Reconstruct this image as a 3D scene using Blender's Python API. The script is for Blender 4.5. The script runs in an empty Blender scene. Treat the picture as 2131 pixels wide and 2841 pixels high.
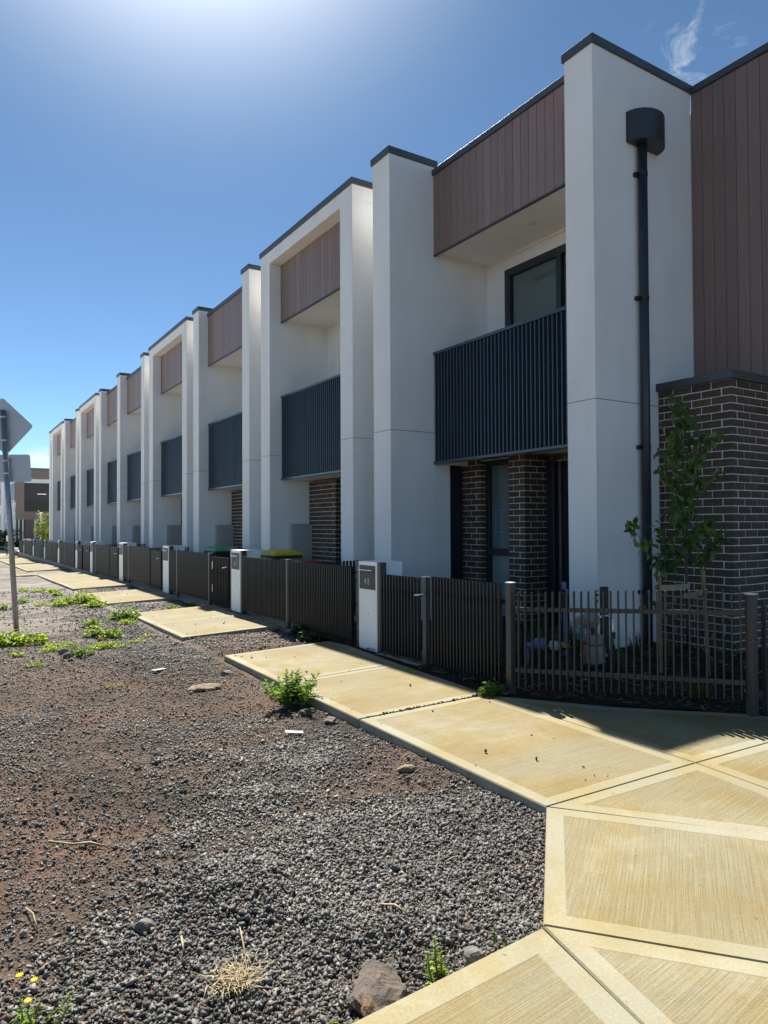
import bpy, bmesh, math, random
import numpy as np
from mathutils import Vector, Matrix

sc = bpy.context.scene
C = sc.collection
rad = math.radians
random.seed(7)
RNG = np.random.default_rng(11)

# ------------------------------------------------------------------ camera
CAM_H = 1.45
YAW, PITCH, ROLL = rad(32.376), rad(1.097), rad(-0.2816)
cam = bpy.data.cameras.new('camera')
cam.sensor_fit = 'VERTICAL'
cam.sensor_height = 36.0
cam.sensor_width = 27.0
cam.lens = 24.854
cam.clip_start = 0.05
cam.clip_end = 3000
cam_ob = bpy.data.objects.new('camera', cam)
C.objects.link(cam_ob)
fwd = Vector((math.sin(YAW) * math.cos(PITCH), math.cos(YAW) * math.cos(PITCH), math.sin(PITCH)))
rgt = Vector((math.cos(YAW), -math.sin(YAW), 0))
upv = rgt.cross(fwd)
r2 = rgt * math.cos(ROLL) + upv * math.sin(ROLL)
u2 = -rgt * math.sin(ROLL) + upv * math.cos(ROLL)
cam_ob.matrix_world = Matrix(((r2.x, u2.x, -fwd.x, 0), (r2.y, u2.y, -fwd.y, 0), (r2.z, u2.z, -fwd.z, CAM_H), (0, 0, 0, 1)))
sc.camera = cam_ob

# ------------------------------------------------------------------ sky and sun
SUN_AZ, SUN_EL = rad(16.3), rad(49.3)
SKY_STRENGTH, SUN_STRENGTH, EXPOSURE = 0.05, 3.1, 1.98
world = bpy.data.worlds.new('World')
sc.world = world
world.use_nodes = True
wn, wl = world.node_tree.nodes, world.node_tree.links
wn.clear()
w_out = wn.new('ShaderNodeOutputWorld')
w_bg = wn.new('ShaderNodeBackground')
w_bg.inputs['Strength'].default_value = SKY_STRENGTH
w_sky = wn.new('ShaderNodeTexSky')
w_sky.sky_type = 'NISHITA'
w_sky.sun_disc = False
w_sky.sun_elevation = SUN_EL
w_sky.sun_rotation = SUN_AZ
w_sky.altitude = 50
w_sky.air_density = 0.44
w_sky.dust_density = 0.0
w_sky.ozone_density = 1.3
w_tc = wn.new('ShaderNodeTexCoord')

def w_math(op, a, b=None, c=None):
    n = wn.new('ShaderNodeMath')
    n.operation = op
    for i, s in enumerate((a, b, c)):
        if s is None:
            continue
        if isinstance(s, (int, float)):
            n.inputs[i].default_value = s
        else:
            wl.new(s, n.inputs[i])
    return n.outputs[0]

def w_dist(d):
    d = Vector(d).normalized()
    n = wn.new('ShaderNodeVectorMath')
    n.operation = 'DISTANCE'
    wl.new(w_tc.outputs['Generated'], n.inputs[0])
    n.inputs[1].default_value = d
    return n.outputs['Value']

w_map = wn.new('ShaderNodeMapping')
w_map.inputs['Scale'].default_value = (9, 9, 13)
w_map.inputs['Rotation'].default_value = (0.2, 0.5, 0.3)
wl.new(w_tc.outputs['Generated'], w_map.inputs['Vector'])
w_noise = wn.new('ShaderNodeTexNoise')
w_noise.inputs['Scale'].default_value = 1.6
w_noise.inputs['Detail'].default_value = 9
w_noise.inputs['Roughness'].default_value = 0.62
w_noise.inputs['Distortion'].default_value = 1.1
wl.new(w_map.outputs[0], w_noise.inputs['Vector'])
cl = None
for d, r, amt, thr in (((0.892, 0.598, 0.655), 0.062, 0.38, 0.53), ((0.128, 1.10, 0.080), 0.032, 0.8, 0.47),
                       ((0.42, 1.05, 0.09), 0.10, 0.8, 0.47), ((-0.55, 0.9, 0.16), 0.16, 0.9, 0.45), ((1.0, 0.12, 0.5), 0.2, 0.7, 0.5),
                       ((-0.9, -0.3, 0.2), 0.2, 0.9, 0.45), ((0.2, -1.0, 0.3), 0.2, 0.9, 0.47), ((-0.6, 0.2, 0.9), 0.16, 0.6, 0.5)):
    fall = w_math('SUBTRACT', 1.0, w_math('DIVIDE', w_dist(d), r))
    fall = w_math('MAXIMUM', fall, 0.0)
    m = w_math('MULTIPLY', w_math('MAXIMUM', w_math('SUBTRACT', w_noise.outputs['Fac'], thr), 0.0), 7.0 * amt)
    m = w_math('MINIMUM', w_math('MULTIPLY', m, w_math('MINIMUM', w_math('MULTIPLY', fall, 2.5), 1.0)), amt)
    cl = m if cl is None else w_math('MAXIMUM', cl, m)
w_mix = wn.new('ShaderNodeMixRGB')
wl.new(cl, w_mix.inputs['Fac'])
w_tint = wn.new('ShaderNodeMixRGB')
w_tint.blend_type = 'MULTIPLY'
w_tint.inputs['Fac'].default_value = 1.0
w_tint.inputs['Color2'].default_value = (0.80, 0.94, 0.90, 1)
wl.new(w_sky.outputs[0], w_tint.inputs['Color1'])
wl.new(w_tint.outputs[0], w_mix.inputs['Color1'])
w_mix.inputs['Color2'].default_value = (4.9, 5.1, 5.4, 1)
# bright glow added to the sky colour round the sun, standing for lens glare
w_dot = wn.new('ShaderNodeVectorMath')
w_dot.operation = 'DOT_PRODUCT'
wl.new(w_tc.outputs['Generated'], w_dot.inputs[0])
w_dot.inputs[1].default_value = (math.sin(SUN_AZ) * math.cos(SUN_EL), math.cos(SUN_AZ) * math.cos(SUN_EL), math.sin(SUN_EL))
w_halo = w_math('MULTIPLY', w_math('POWER', w_math('MAXIMUM', w_dot.outputs['Value'], 0.0), 46.0), 11.0)
w_add = wn.new('ShaderNodeMixRGB')
w_add.blend_type = 'ADD'
w_add.inputs['Fac'].default_value = 1.0
w_hc = wn.new('ShaderNodeCombineXYZ')
for i_, k_ in enumerate((1.0, 1.0, 0.93)):
    wl.new(w_math('MULTIPLY', w_halo, k_), w_hc.inputs[i_])
wl.new(w_mix.outputs[0], w_add.inputs['Color1'])
wl.new(w_hc.outputs[0], w_add.inputs['Color2'])
wl.new(w_add.outputs[0], w_bg.inputs['Color'])
wl.new(w_bg.outputs[0], w_out.inputs['Surface'])

sun = bpy.data.lights.new('sun', 'SUN')
sun.energy = SUN_STRENGTH
sun.angle = rad(0.53)
sun.color = (1.0, 0.95, 0.86)
sun_ob = bpy.data.objects.new('sun', sun)
C.objects.link(sun_ob)
sdir = Vector((math.sin(SUN_AZ) * math.cos(SUN_EL), math.cos(SUN_AZ) * math.cos(SUN_EL), math.sin(SUN_EL)))
sun_ob.rotation_euler = sdir.to_track_quat('Z', 'Y').to_euler()
sun_ob.location = sdir * 60

sc.cycles.max_bounces = 8
sc.cycles.diffuse_bounces = 5
sc.cycles.glossy_bounces = 3
sc.cycles.transmission_bounces = 4
sc.cycles.transparent_max_bounces = 8
vs = sc.view_settings
vs.view_transform = 'Standard'
vs.look = 'None'
vs.exposure = EXPOSURE
vs.gamma = 1.0
vs.use_curve_mapping = False

# ------------------------------------------------------------------ helpers
WM = {}

def link(o, parent=None, world=None):
    C.objects.link(o)
    world = world if world is not None else Matrix.Identity(4)
    if parent is not None:
        o.parent = parent
        o.matrix_parent_inverse = WM[parent.name].inverted()
    o.matrix_basis = world
    WM[o.name] = world.copy()
    return o

def thing(name, label, cat, loc=(0, 0, 0), group=None):
    o = bpy.data.objects.new(name, None)
    o.empty_display_size = 0.1
    link(o, None, Matrix.Translation(Vector(loc)))
    tag(o, label, cat, group)
    return o

def tag(o, label=None, cat=None, group=None, kind=None):
    if label:
        o['label'] = label
    if cat:
        o['category'] = cat
    if group:
        o['group'] = group
    if kind:
        o['kind'] = kind
    return o

def place(name, mesh, parent=None, world=None):
    return link(bpy.data.objects.new(name, mesh), parent, world)

class MB:
    def __init__(s):
        s.v, s.f, s.m, s.mi = [], [], [], 0

    def add(s, vs_, fs):
        o = len(s.v)
        s.v += [tuple(p) for p in vs_]
        s.f += [tuple(i + o for i in f) for f in fs]
        s.m += [s.mi] * len(fs)
        return s

    def box(s, x0, x1, y0, y1, z0, z1):
        return s.add([(x0, y0, z0), (x1, y0, z0), (x1, y1, z0), (x0, y1, z0), (x0, y0, z1), (x1, y0, z1), (x1, y1, z1), (x0, y1, z1)],
                     [(0, 3, 2, 1), (4, 5, 6, 7), (0, 1, 5, 4), (1, 2, 6, 5), (2, 3, 7, 6), (3, 0, 4, 7)])

    def obox(s, a, d, w, h, z0=None):
        """box along the horizontal line a->d with full width w, heights h=(z0,z1)"""
        a, d = Vector(a[:2]), Vector(d[:2])
        t = (d - a).normalized()
        n = Vector((-t.y, t.x)) * (w / 2)
        q = [a - n, d - n, d + n, a + n]
        return s.add([(p.x, p.y, h[0]) for p in q] + [(p.x, p.y, h[1]) for p in q],
                     [(0, 3, 2, 1), (4, 5, 6, 7), (0, 1, 5, 4), (1, 2, 6, 5), (2, 3, 7, 6), (3, 0, 4, 7)])

    def prism(s, poly, z0, z1):
        n = len(poly)
        return s.add([(p[0], p[1], z0) for p in poly] + [(p[0], p[1], z1) for p in poly],
                     [tuple(reversed(range(n))), tuple(range(n, 2 * n))] + [(i, (i + 1) % n, n + (i + 1) % n, n + i) for i in range(n)])

    def tube(s, pts, r, n=8, caps=True):
        pts = [Vector(p) for p in pts]
        rs = r if isinstance(r, (list, tuple)) else [r] * len(pts)
        o = len(s.v)
        ref = Vector((0, 0, 1))
        for i, p in enumerate(pts):
            t = (pts[min(i + 1, len(pts) - 1)] - pts[max(i - 1, 0)])
            t = t.normalized() if t.length > 1e-9 else Vector((0, 0, 1))
            a = t.cross(ref)
            if a.length < 1e-3:
                a = t.cross(Vector((1, 0, 0)))
            a.normalize()
            b = t.cross(a)
            for k in range(n):
                an = 2 * math.pi * k / n
                s.v.append(tuple(p + (a * math.cos(an) + b * math.sin(an)) * rs[i]))
        for i in range(len(pts) - 1):
            for k in range(n):
                s.f.append((o + i * n + k, o + i * n + (k + 1) % n, o + (i + 1) * n + (k + 1) % n, o + (i + 1) * n + k))
                s.m.append(s.mi)
        if caps:
            s.f.append(tuple(o + k for k in range(n)))
            s.f.append(tuple(o + (len(pts) - 1) * n + k for k in reversed(range(n))))
            s.m += [s.mi] * 2
        return s

    def lathe(s, prof, c=(0, 0, 0), n=16):
        o = len(s.v)
        for r, z in prof:
            for k in range(n):
                an = 2 * math.pi * k / n
                s.v.append((c[0] + r * math.cos(an), c[1] + r * math.sin(an), c[2] + z))
        for i in range(len(prof) - 1):
            for k in range(n):
                s.f.append((o + i * n + k, o + i * n + (k + 1) % n, o + (i + 1) * n + (k + 1) % n, o + (i + 1) * n + k))
                s.m.append(s.mi)
        return s

    def mesh(s, name, mats, bevel=0.0, smooth=False, seg=1):
        me = bpy.data.meshes.new(name)
        me.from_pydata(s.v, [], s.f)
        for m in (mats if isinstance(mats, (list, tuple)) else [mats]):
            me.materials.append(m)
        me.polygons.foreach_set('material_index', s.m)
        bm = bmesh.new()
        bm.from_mesh(me)
        bmesh.ops.recalc_face_normals(bm, faces=bm.faces)
        if bevel:
            bmesh.ops.bevel(bm, geom=list(bm.edges), offset=bevel, segments=seg, affect='EDGES', profile=0.6)
        if smooth:
            for f in bm.faces:
                f.smooth = True
        bm.to_mesh(me)
        bm.free()
        return me

    def build(s, name, mats, parent=None, bevel=0.0, smooth=False, world=None, seg=1):
        return place(name, s.mesh(name, mats, bevel, smooth, seg), parent, world)

def struct(o):
    o['kind'] = 'structure'
    return o

def ground_z(x, y):
    """footpath surface: cross fall towards the street, slight fall beyond y=18"""
    return max(0.0, (min(x, 4.4) - 2.7) * 0.033) - 0.0095 * max(0.0, y - 18)

def vnoise(x, y, seed=0):
    """smooth 2-D value noise in numpy, 0..1"""
    r = np.random.default_rng(seed)
    tab = r.random((64, 64))
    xi, yi = np.floor(x).astype(int), np.floor(y).astype(int)
    fx, fy = x - xi, y - yi
    fx, fy = fx * fx * (3 - 2 * fx), fy * fy * (3 - 2 * fy)
    a, b = tab[xi % 64, yi % 64], tab[(xi + 1) % 64, yi % 64]
    c, d = tab[xi % 64, (yi + 1) % 64], tab[(xi + 1) % 64, (yi + 1) % 64]
    return (a * (1 - fx) + b * fx) * (1 - fy) + (c * (1 - fx) + d * fx) * fy

def fbm(x, y, seed=0, o=4):
    t, amp, tot = 0, 0.5, 0
    for i in range(o):
        t = t + amp * vnoise(x * 2 ** i + 17 * i, y * 2 ** i + 5 * i, seed + i)
        tot += amp
        amp *= 0.5
    return t / tot

# ------------------------------------------------------------------ materials
class Mat:
    def __init__(s, name, color=(0.5, 0.5, 0.5), rough=0.6, metal=0.0, spec=0.5):
        s.m = bpy.data.materials.new(name)
        s.m.use_nodes = True
        s.n, s.l = s.m.node_tree.nodes, s.m.node_tree.links
        s.b = s.n['Principled BSDF']
        s.b.inputs['Base Color'].default_value = (*color, 1)
        s.b.inputs['Roughness'].default_value = rough
        s.b.inputs['Metallic'].default_value = metal
        s.b.inputs['Specular IOR Level'].default_value = spec
        s.tc = s.n.new('ShaderNodeTexCoord')

    def noise(s, scale, detail=4, rough=0.55, stretch=None, coord='Object', dist=0.0, rot=None):
        n = s.n.new('ShaderNodeTexNoise')
        n.inputs['Scale'].default_value = scale
        n.inputs['Detail'].default_value = detail
        n.inputs['Roughness'].default_value = rough
        n.inputs['Distortion'].default_value = dist
        src = s.tc.outputs[coord]
        if stretch or rot:
            mp = s.n.new('ShaderNodeMapping')
            if stretch:
                mp.inputs['Scale'].default_value = stretch
            if rot:
                mp.inputs['Rotation'].default_value = rot
            s.l.new(src, mp.inputs['Vector'])
            src = mp.outputs[0]
        s.l.new(src, n.inputs['Vector'])
        return n.outputs['Fac']

    def ramp(s, fac, stops, interp='LINEAR'):
        r = s.n.new('ShaderNodeValToRGB')
        r.color_ramp.interpolation = interp
        while len(r.color_ramp.elements) < len(stops):
            r.color_ramp.elements.new(0.5)
        for e, (p, c) in zip(r.color_ramp.elements, stops):
            e.position = p
            e.color = (*c, 1) if len(c) == 3 else c
        s.l.new(fac, r.inputs['Fac'])
        return r.outputs['Color']

    def mix(s, fac, a, b, mode='MIX'):
        n = s.n.new('ShaderNodeMixRGB')
        n.blend_type = mode
        for i, x in zip(('Fac', 'Color1', 'Color2'), (fac, a, b)):
            if isinstance(x, (int, float)):
                n.inputs[i].default_value = x
            elif isinstance(x, tuple):
                n.inputs[i].default_value = (*x, 1)
            else:
                s.l.new(x, n.inputs[i])
        return n.outputs[0]

    def color(s, c):
        s.l.new(c, s.b.inputs['Base Color'])
        return s

    def rough(s, fac, lo, hi):
        n = s.n.new('ShaderNodeMapRange')
        n.inputs['To Min'].default_value = lo
        n.inputs['To Max'].default_value = hi
        s.l.new(fac, n.inputs['Value'])
        s.l.new(n.outputs[0], s.b.inputs['Roughness'])
        return s

    def bump(s, fac, strength=0.3, dist=0.01):
        n = s.n.new('ShaderNodeBump')
        n.inputs['Strength'].default_value = strength
        n.inputs['Distance'].default_value = dist
        s.l.new(fac, n.inputs['Height'])
        prev = s.b.inputs['Normal'].links
        if prev:
            s.l.new(prev[0].from_socket, n.inputs['Normal'])
        s.l.new(n.outputs[0], s.b.inputs['Normal'])
        return s

    def rand(s):
        return s.n.new('ShaderNodeObjectInfo').outputs['Random']

    def island(s):
        return s.n.new('ShaderNodeNewGeometry').outputs['Random Per Island']

M = {}

def simple(key, color, rough=0.5, metal=0.0, var=0.12, scale=18, bump=0.0, spec=0.5, rnd=0.0):
    m = Mat(key, color, rough, metal, spec)
    f = m.noise(scale, 5)
    lo = tuple(c * (1 - var) for c in color)
    hi = tuple(min(1, c * (1 + var)) for c in color)
    col = m.ramp(f, [(0.3, lo), (0.7, hi)])
    if rnd:
        v = m.ramp(m.rand(), [(0, (1 - rnd,) * 3), (1, (1 + rnd,) * 3)])
        col = m.mix(1.0, col, v, 'MULTIPLY')
    m.color(col)
    m.rough(f, max(0.02, rough - 0.08), min(1, rough + 0.08))
    if bump:
        m.bump(m.noise(scale * 14, 3), bump, 0.003)
    M[key] = m.m
    return m

def render_mat(key, base):
    m = Mat(key, base, 0.88, 0, 0.25)
    big = m.noise(0.7, 4, 0.6)
    streak = m.noise(2.2, 5, 0.6, (1.0, 1.0, 0.12))
    c = m.ramp(big, [(0.3, tuple(x * 0.95 for x in base)), (0.7, tuple(min(1, x * 1.03) for x in base))])
    s2 = m.ramp(streak, [(0.32, (0.93, 0.925, 0.915)), (0.58, (1, 1, 1))])
    c = m.mix(0.95, c, s2, 'MULTIPLY')
    fine = m.noise(150, 4, 0.7)
    g = m.ramp(fine, [(0.3, (0.95,) * 3), (0.7, (1.0,) * 3)])
    c = m.mix(1.0, c, g, 'MULTIPLY')
    m.color(c)
    m.bump(fine, 0.35, 0.004)
    m.bump(m.noise(9, 3), 0.15, 0.01)
    M[key] = m.m

render_mat('render_grey', (0.88, 0.87, 0.845))
render_mat('render_white', (0.88, 0.875, 0.855))
simple('soffit_white', (0.88, 0.87, 0.83), 0.7, var=0.03, scale=3)
simple('cap_metal', (0.060, 0.068, 0.078), 0.42, 0.0, var=0.15, scale=4)
simple('pipe_metal', (0.030, 0.036, 0.046), 0.40, 0.0, var=0.15, scale=3)
simple('balcony_metal', (0.009, 0.015, 0.024), 0.38, 0.0, var=0.2, scale=3)
simple('rib_metal_lit', (0.046, 0.064, 0.088), 0.33, 0.0, var=0.12, scale=3)  # same screen metal, light caught by the ribs put into the paler colour
simple('frame_metal', (0.022, 0.028, 0.036), 0.4, 0.0, var=0.15, scale=3)
simple('fence_metal', (0.015, 0.016, 0.017), 0.36, 0.0, var=0.15, scale=5, rnd=0.12)
simple('post_metal', (0.046, 0.043, 0.039), 0.42, 0.0, var=0.12, scale=4)
simple('silver', (0.86, 0.86, 0.85), 0.36, 0.0, var=0.06, scale=4)
simple('plate_dark', (0.035, 0.036, 0.038), 0.5, var=0.1)
simple('steel', (0.62, 0.62, 0.63), 0.25, 0.9, var=0.1)
simple('galvanised', (0.33, 0.35, 0.37), 0.42, 0.75, var=0.18, scale=25)
simple('sign_back', (0.52, 0.54, 0.56), 0.5, 0.35, var=0.06, scale=6)
simple('black_plastic', (0.012, 0.012, 0.013), 0.45, var=0.2)
simple('lid_yellow', (0.62, 0.43, 0.015), 0.4, var=0.1)
simple('lid_red', (0.24, 0.035, 0.05), 0.45, var=0.1)
simple('lid_green', (0.03, 0.26, 0.11), 0.42, var=0.1)
simple('bin_green', (0.018, 0.045, 0.03), 0.5, var=0.1)
simple('meter_grey', (0.42, 0.42, 0.40), 0.5, var=0.08)
simple('meter_beige', (0.28, 0.25, 0.21), 0.5, var=0.1)
simple('purple_plastic', (0.15, 0.125, 0.26), 0.42, var=0.12)
simple('brass', (0.30, 0.19, 0.07), 0.35, 0.9, var=0.2)
simple('red_paint', (0.35, 0.03, 0.03), 0.4)
simple('blue_tape', (0.09, 0.27, 0.75), 0.5)
simple('numeral_white', (0.85, 0.85, 0.83), 0.4, var=0.02)
simple('stake_wood', (0.22, 0.14, 0.075), 0.75, var=0.3, scale=30, bump=0.3)
simple('hessian', (0.36, 0.29, 0.19), 0.9, var=0.15, scale=120, bump=0.5)
simple('bark', (0.075, 0.062, 0.05), 0.85, var=0.3, scale=40, bump=0.6)
simple('stem_green', (0.10, 0.15, 0.04), 0.6, var=0.2)
simple('stem_brown', (0.13, 0.09, 0.05), 0.7, var=0.2)
simple('straw', (0.34, 0.265, 0.145), 0.75, var=0.25, scale=40)
simple('white_chip', (0.40, 0.375, 0.32), 0.7, var=0.1)
simple('plastic_white', (0.74, 0.74, 0.73), 0.4, var=0.05)
simple('door_dark', (0.012, 0.014, 0.018), 0.42, var=0.2)
simple('blind', (0.52, 0.53, 0.50), 0.8, var=0.04, scale=2)
simple('curtain', (0.46, 0.475, 0.45), 0.85, var=0.12, scale=1.2)
simple('interior', (0.24, 0.25, 0.245), 0.8, var=0.05)
simple('petal_yellow', (0.80, 0.60, 0.02), 0.6, var=0.1)
simple('petal_white', (0.80, 0.80, 0.72), 0.6, var=0.05)
simple('yard_concrete', (0.30, 0.28, 0.25), 0.85, var=0.15, scale=5, bump=0.2)
simple('road_concrete', (0.52, 0.50, 0.45), 0.85, var=0.12, scale=2, bump=0.2)  # kept pale so the added side road bounces light; also on the kerbs
simple('bounce_lot_pale', (0.68, 0.655, 0.60), 0.9, var=0.15, scale=1.5, bump=0.4)  # very pale ground for the added lot, to bounce light
simple('asphalt', (0.055, 0.055, 0.055), 0.85, var=0.2, scale=6, bump=0.3)

# brick and mortar
m = Mat('brick', (0.06, 0.05, 0.045), 0.82, 0, 0.3)
pal = m.ramp(m.rand(), [(0.0, (0.070, 0.049, 0.040)), (0.25, (0.098, 0.069, 0.052)), (0.5, (0.082, 0.066, 0.050)), (0.75, (0.120, 0.078, 0.060)), (1.0, (0.055, 0.047, 0.045))])
f = m.noise(22, 6, 0.65)
c = m.mix(1.0, pal, m.ramp(f, [(0.3, (0.7,) * 3), (0.7, (1.25,) * 3)]), 'MULTIPLY')
m.color(c)
m.bump(m.noise(120, 4), 0.5, 0.004)
M['brick'] = m.m
m = Mat('mortar', (0.60, 0.56, 0.47), 0.95, 0, 0.1)
f = m.noise(60, 4, 0.6)
m.color(m.ramp(f, [(0.3, (0.66, 0.62, 0.53)), (0.7, (0.82, 0.78, 0.68))]))
m.bump(f, 0.6, 0.006)
M['mortar'] = m.m
# far brick surface, too far off to tell the bricks apart
m = Mat('far_brick', (0.1, 0.06, 0.05), 0.85)
bt = m.n.new('ShaderNodeTexBrick')
bt.inputs['Color1'].default_value = (0.13, 0.08, 0.065, 1)
bt.inputs['Color2'].default_value = (0.09, 0.06, 0.052, 1)
bt.inputs['Mortar'].default_value = (0.34, 0.30, 0.26, 1)
bt.inputs['Scale'].default_value = 4.2
bt.inputs['Mortar Size'].default_value = 0.035
bt.inputs['Row Height'].default_value = 0.36
bt.inputs['Brick Width'].default_value = 1.0
mp = m.n.new('ShaderNodeMapping')
mp.inputs['Rotation'].default_value = (rad(90), 0, 0)
m.l.new(m.tc.outputs['Object'], mp.inputs['Vector'])
m.l.new(mp.outputs[0], bt.inputs['Vector'])
m.color(bt.outputs['Color'])
M['far_brick'] = m.m

# timber-look cladding boards
m = Mat('cladding', (0.2, 0.14, 0.12), 0.5, 0, 0.45)
g = m.noise(3.0, 6, 0.6, (14, 14, 0.6), dist=0.4)
c = m.ramp(g, [(0.28, (0.220, 0.150, 0.128)), (0.5, (0.250, 0.172, 0.148)), (0.75, (0.285, 0.198, 0.172))])
c = m.mix(1.0, c, m.ramp(m.rand(), [(0, (0.88,) * 3), (1, (1.1,) * 3)]), 'MULTIPLY')
m.color(c)
m.bump(g, 0.12, 0.003)
M['cladding'] = m.m

# concrete: broomed middle and smooth trowelled margin
def concrete(key, dark, mid, pale, broom):
    m = Mat(key, mid, 0.85, 0, 0.25)
    big = m.noise(1.1, 6, 0.62, dist=0.5)
    spot = m.noise(4.5, 6, 0.65, dist=0.8)
    c = m.ramp(big, [(0.32, dark), (0.50, mid), (0.66, pale)])
    c = m.mix(m.ramp(spot, [(0.42, (0, 0, 0)), (0.72, (0.65, 0.65, 0.65))]), c, tuple(x * y for x, y in zip(mid, (0.94, 0.78, 0.46))))
    grey = m.noise(0.9, 5, 0.6, dist=0.4, rot=(0, 0, 1.0))
    c = m.mix(m.ramp(grey, [(0.44, (0, 0, 0)), (0.60, (0.8, 0.8, 0.8))]), c, tuple(x * y for x, y in zip(mid, (0.92, 1.02, 1.35))))
    sc2 = m.noise(1.6, 8, 0.75, dist=2.5)
    c = m.mix(m.ramp(sc2, [(0.60, (0, 0, 0)), (0.68, (0.32,) * 3)]), c, tuple(min(1, x * 1.18) for x in pale))
    if broom:
        drag = m.noise(1.0, 5, 0.65, (1.3, 7.0, 1.0), 'UV')
        c = m.mix(m.ramp(drag, [(0.52, (0, 0, 0)), (0.85, (0.30,) * 3)]), c, tuple(x * y for x, y in zip(mid, (0.88, 0.66, 0.36))))
        lines = m.noise(1.0, 4, 0.7, (2.0, 130.0, 1.0), 'UV')
        c = m.mix(1.0, c, m.ramp(lines, [(0.3, (0.74, 0.73, 0.70)), (0.62, (1.06, 1.06, 1.06))]), 'MULTIPLY')
        m.bump(lines, 0.8, 0.005)
    fine = m.noise(90, 4, 0.7)
    c = m.mix(1.0, c, m.ramp(fine, [(0.25, (0.78,) * 3), (0.7, (1.06,) * 3)]), 'MULTIPLY')
    specks = m.noise(26, 2, 0.4)
    c = m.mix(m.ramp(specks, [(0.74, (0, 0, 0)), (0.77, (0.7,) * 3)]), c, (0.10, 0.07, 0.04))
    m.color(c)
    m.bump(fine, 0.25, 0.003)
    M[key] = m.m

concrete('concrete_broom', (0.200, 0.140, 0.050), (0.245, 0.200, 0.098), (0.290, 0.262, 0.175), True)
concrete('concrete_margin', (0.235, 0.190, 0.090), (0.285, 0.250, 0.145), (0.335, 0.310, 0.225), False)
simple('concrete_edge', (0.26, 0.235, 0.19), 0.9, var=0.25, scale=9, bump=0.5)

# earth
m = Mat('earth', (0.099, 0.075, 0.057), 0.95, 0, 0.15)
a = m.noise(0.75, 5, 0.6, dist=0.6)
b_ = m.noise(2.4, 5, 0.6)
c = m.ramp(a, [(0.32, (0.049, 0.043, 0.039)), (0.45, (0.087, 0.063, 0.048)), (0.56, (0.124, 0.083, 0.060)), (0.70, (0.095, 0.076, 0.062))])
c = m.mix(m.ramp(b_, [(0.56, (0, 0, 0)), (0.72, (0.8,) * 3)]), c, (0.137, 0.064, 0.038))
# iron-red soil where the topsoil was scraped
for cx0, cy0, rr0, amt in ((0.55, 3.72, 0.55, 0.85), (0.40, 4.35, 0.40, 0.9), (1.95, 2.50, 0.5, 0.35), (1.7, 4.7, 0.7, 0.3), (1.75, 7.5, 0.9, 0.35), (0.72, 2.75, 0.2, 0.7)):
    dv = m.n.new('ShaderNodeVectorMath')
    dv.operation = 'DISTANCE'
    m.l.new(m.tc.outputs['Object'], dv.inputs[0])
    dv.inputs[1].default_value = (cx0, cy0, -0.06)
    fall = m.n.new('ShaderNodeMapRange')
    fall.inputs['From Min'].default_value = rr0
    fall.inputs['From Max'].default_value = rr0 * 0.2
    m.l.new(dv.outputs['Value'], fall.inputs['Value'])
    mm = m.n.new('ShaderNodeMath')
    mm.operation = 'MULTIPLY'
    m.l.new(fall.outputs[0], mm.inputs[0])
    m.l.new(m.ramp(m.noise(5, 5, 0.7), [(0.35, (0, 0, 0)), (0.6, (amt,) * 3)]), mm.inputs[1])
    c = m.mix(mm.outputs[0], c, (0.150, 0.086, 0.058))
# dusty pale area further up the verge
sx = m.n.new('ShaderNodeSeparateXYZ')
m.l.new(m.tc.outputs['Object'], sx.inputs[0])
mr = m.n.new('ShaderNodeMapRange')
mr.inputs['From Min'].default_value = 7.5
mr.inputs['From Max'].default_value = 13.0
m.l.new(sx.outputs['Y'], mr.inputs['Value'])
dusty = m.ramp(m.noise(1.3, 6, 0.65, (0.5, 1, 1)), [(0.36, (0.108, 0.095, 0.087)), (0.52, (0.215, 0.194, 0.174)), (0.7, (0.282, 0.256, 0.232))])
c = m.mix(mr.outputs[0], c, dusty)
gr = m.noise(60, 5, 0.75)
c = m.mix(1.0, c, m.ramp(gr, [(0.30, (0.45,) * 3), (0.50, (0.95,) * 3), (0.72, (1.5,) * 3)]), 'MULTIPLY')
m.color(c)
m.bump(m.noise(14, 6, 0.7), 0.7, 0.03)
m.bump(gr, 0.9, 0.012)
M['earth'] = m.m

def stone_mat(key, stops, bumpy=0.5):
    m = Mat(key, (0.1, 0.1, 0.1), 0.68, 0, 0.45)
    c = m.ramp(m.island(), stops)
    patch = m.noise(0.9, 4, 0.6)
    c = m.mix(1.0, c, m.ramp(patch, [(0.38, (0.72, 0.70, 0.68)), (0.62, (1.25, 1.23, 1.18))]), 'MULTIPLY')
    f = m.noise(70, 4, 0.65)
    c = m.mix(1.0, c, m.ramp(f, [(0.3, (0.75,) * 3), (0.7, (1.2,) * 3)]), 'MULTIPLY')
    m.color(c)
    m.bump(f, bumpy, 0.004)
    M[key] = m.m

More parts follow.
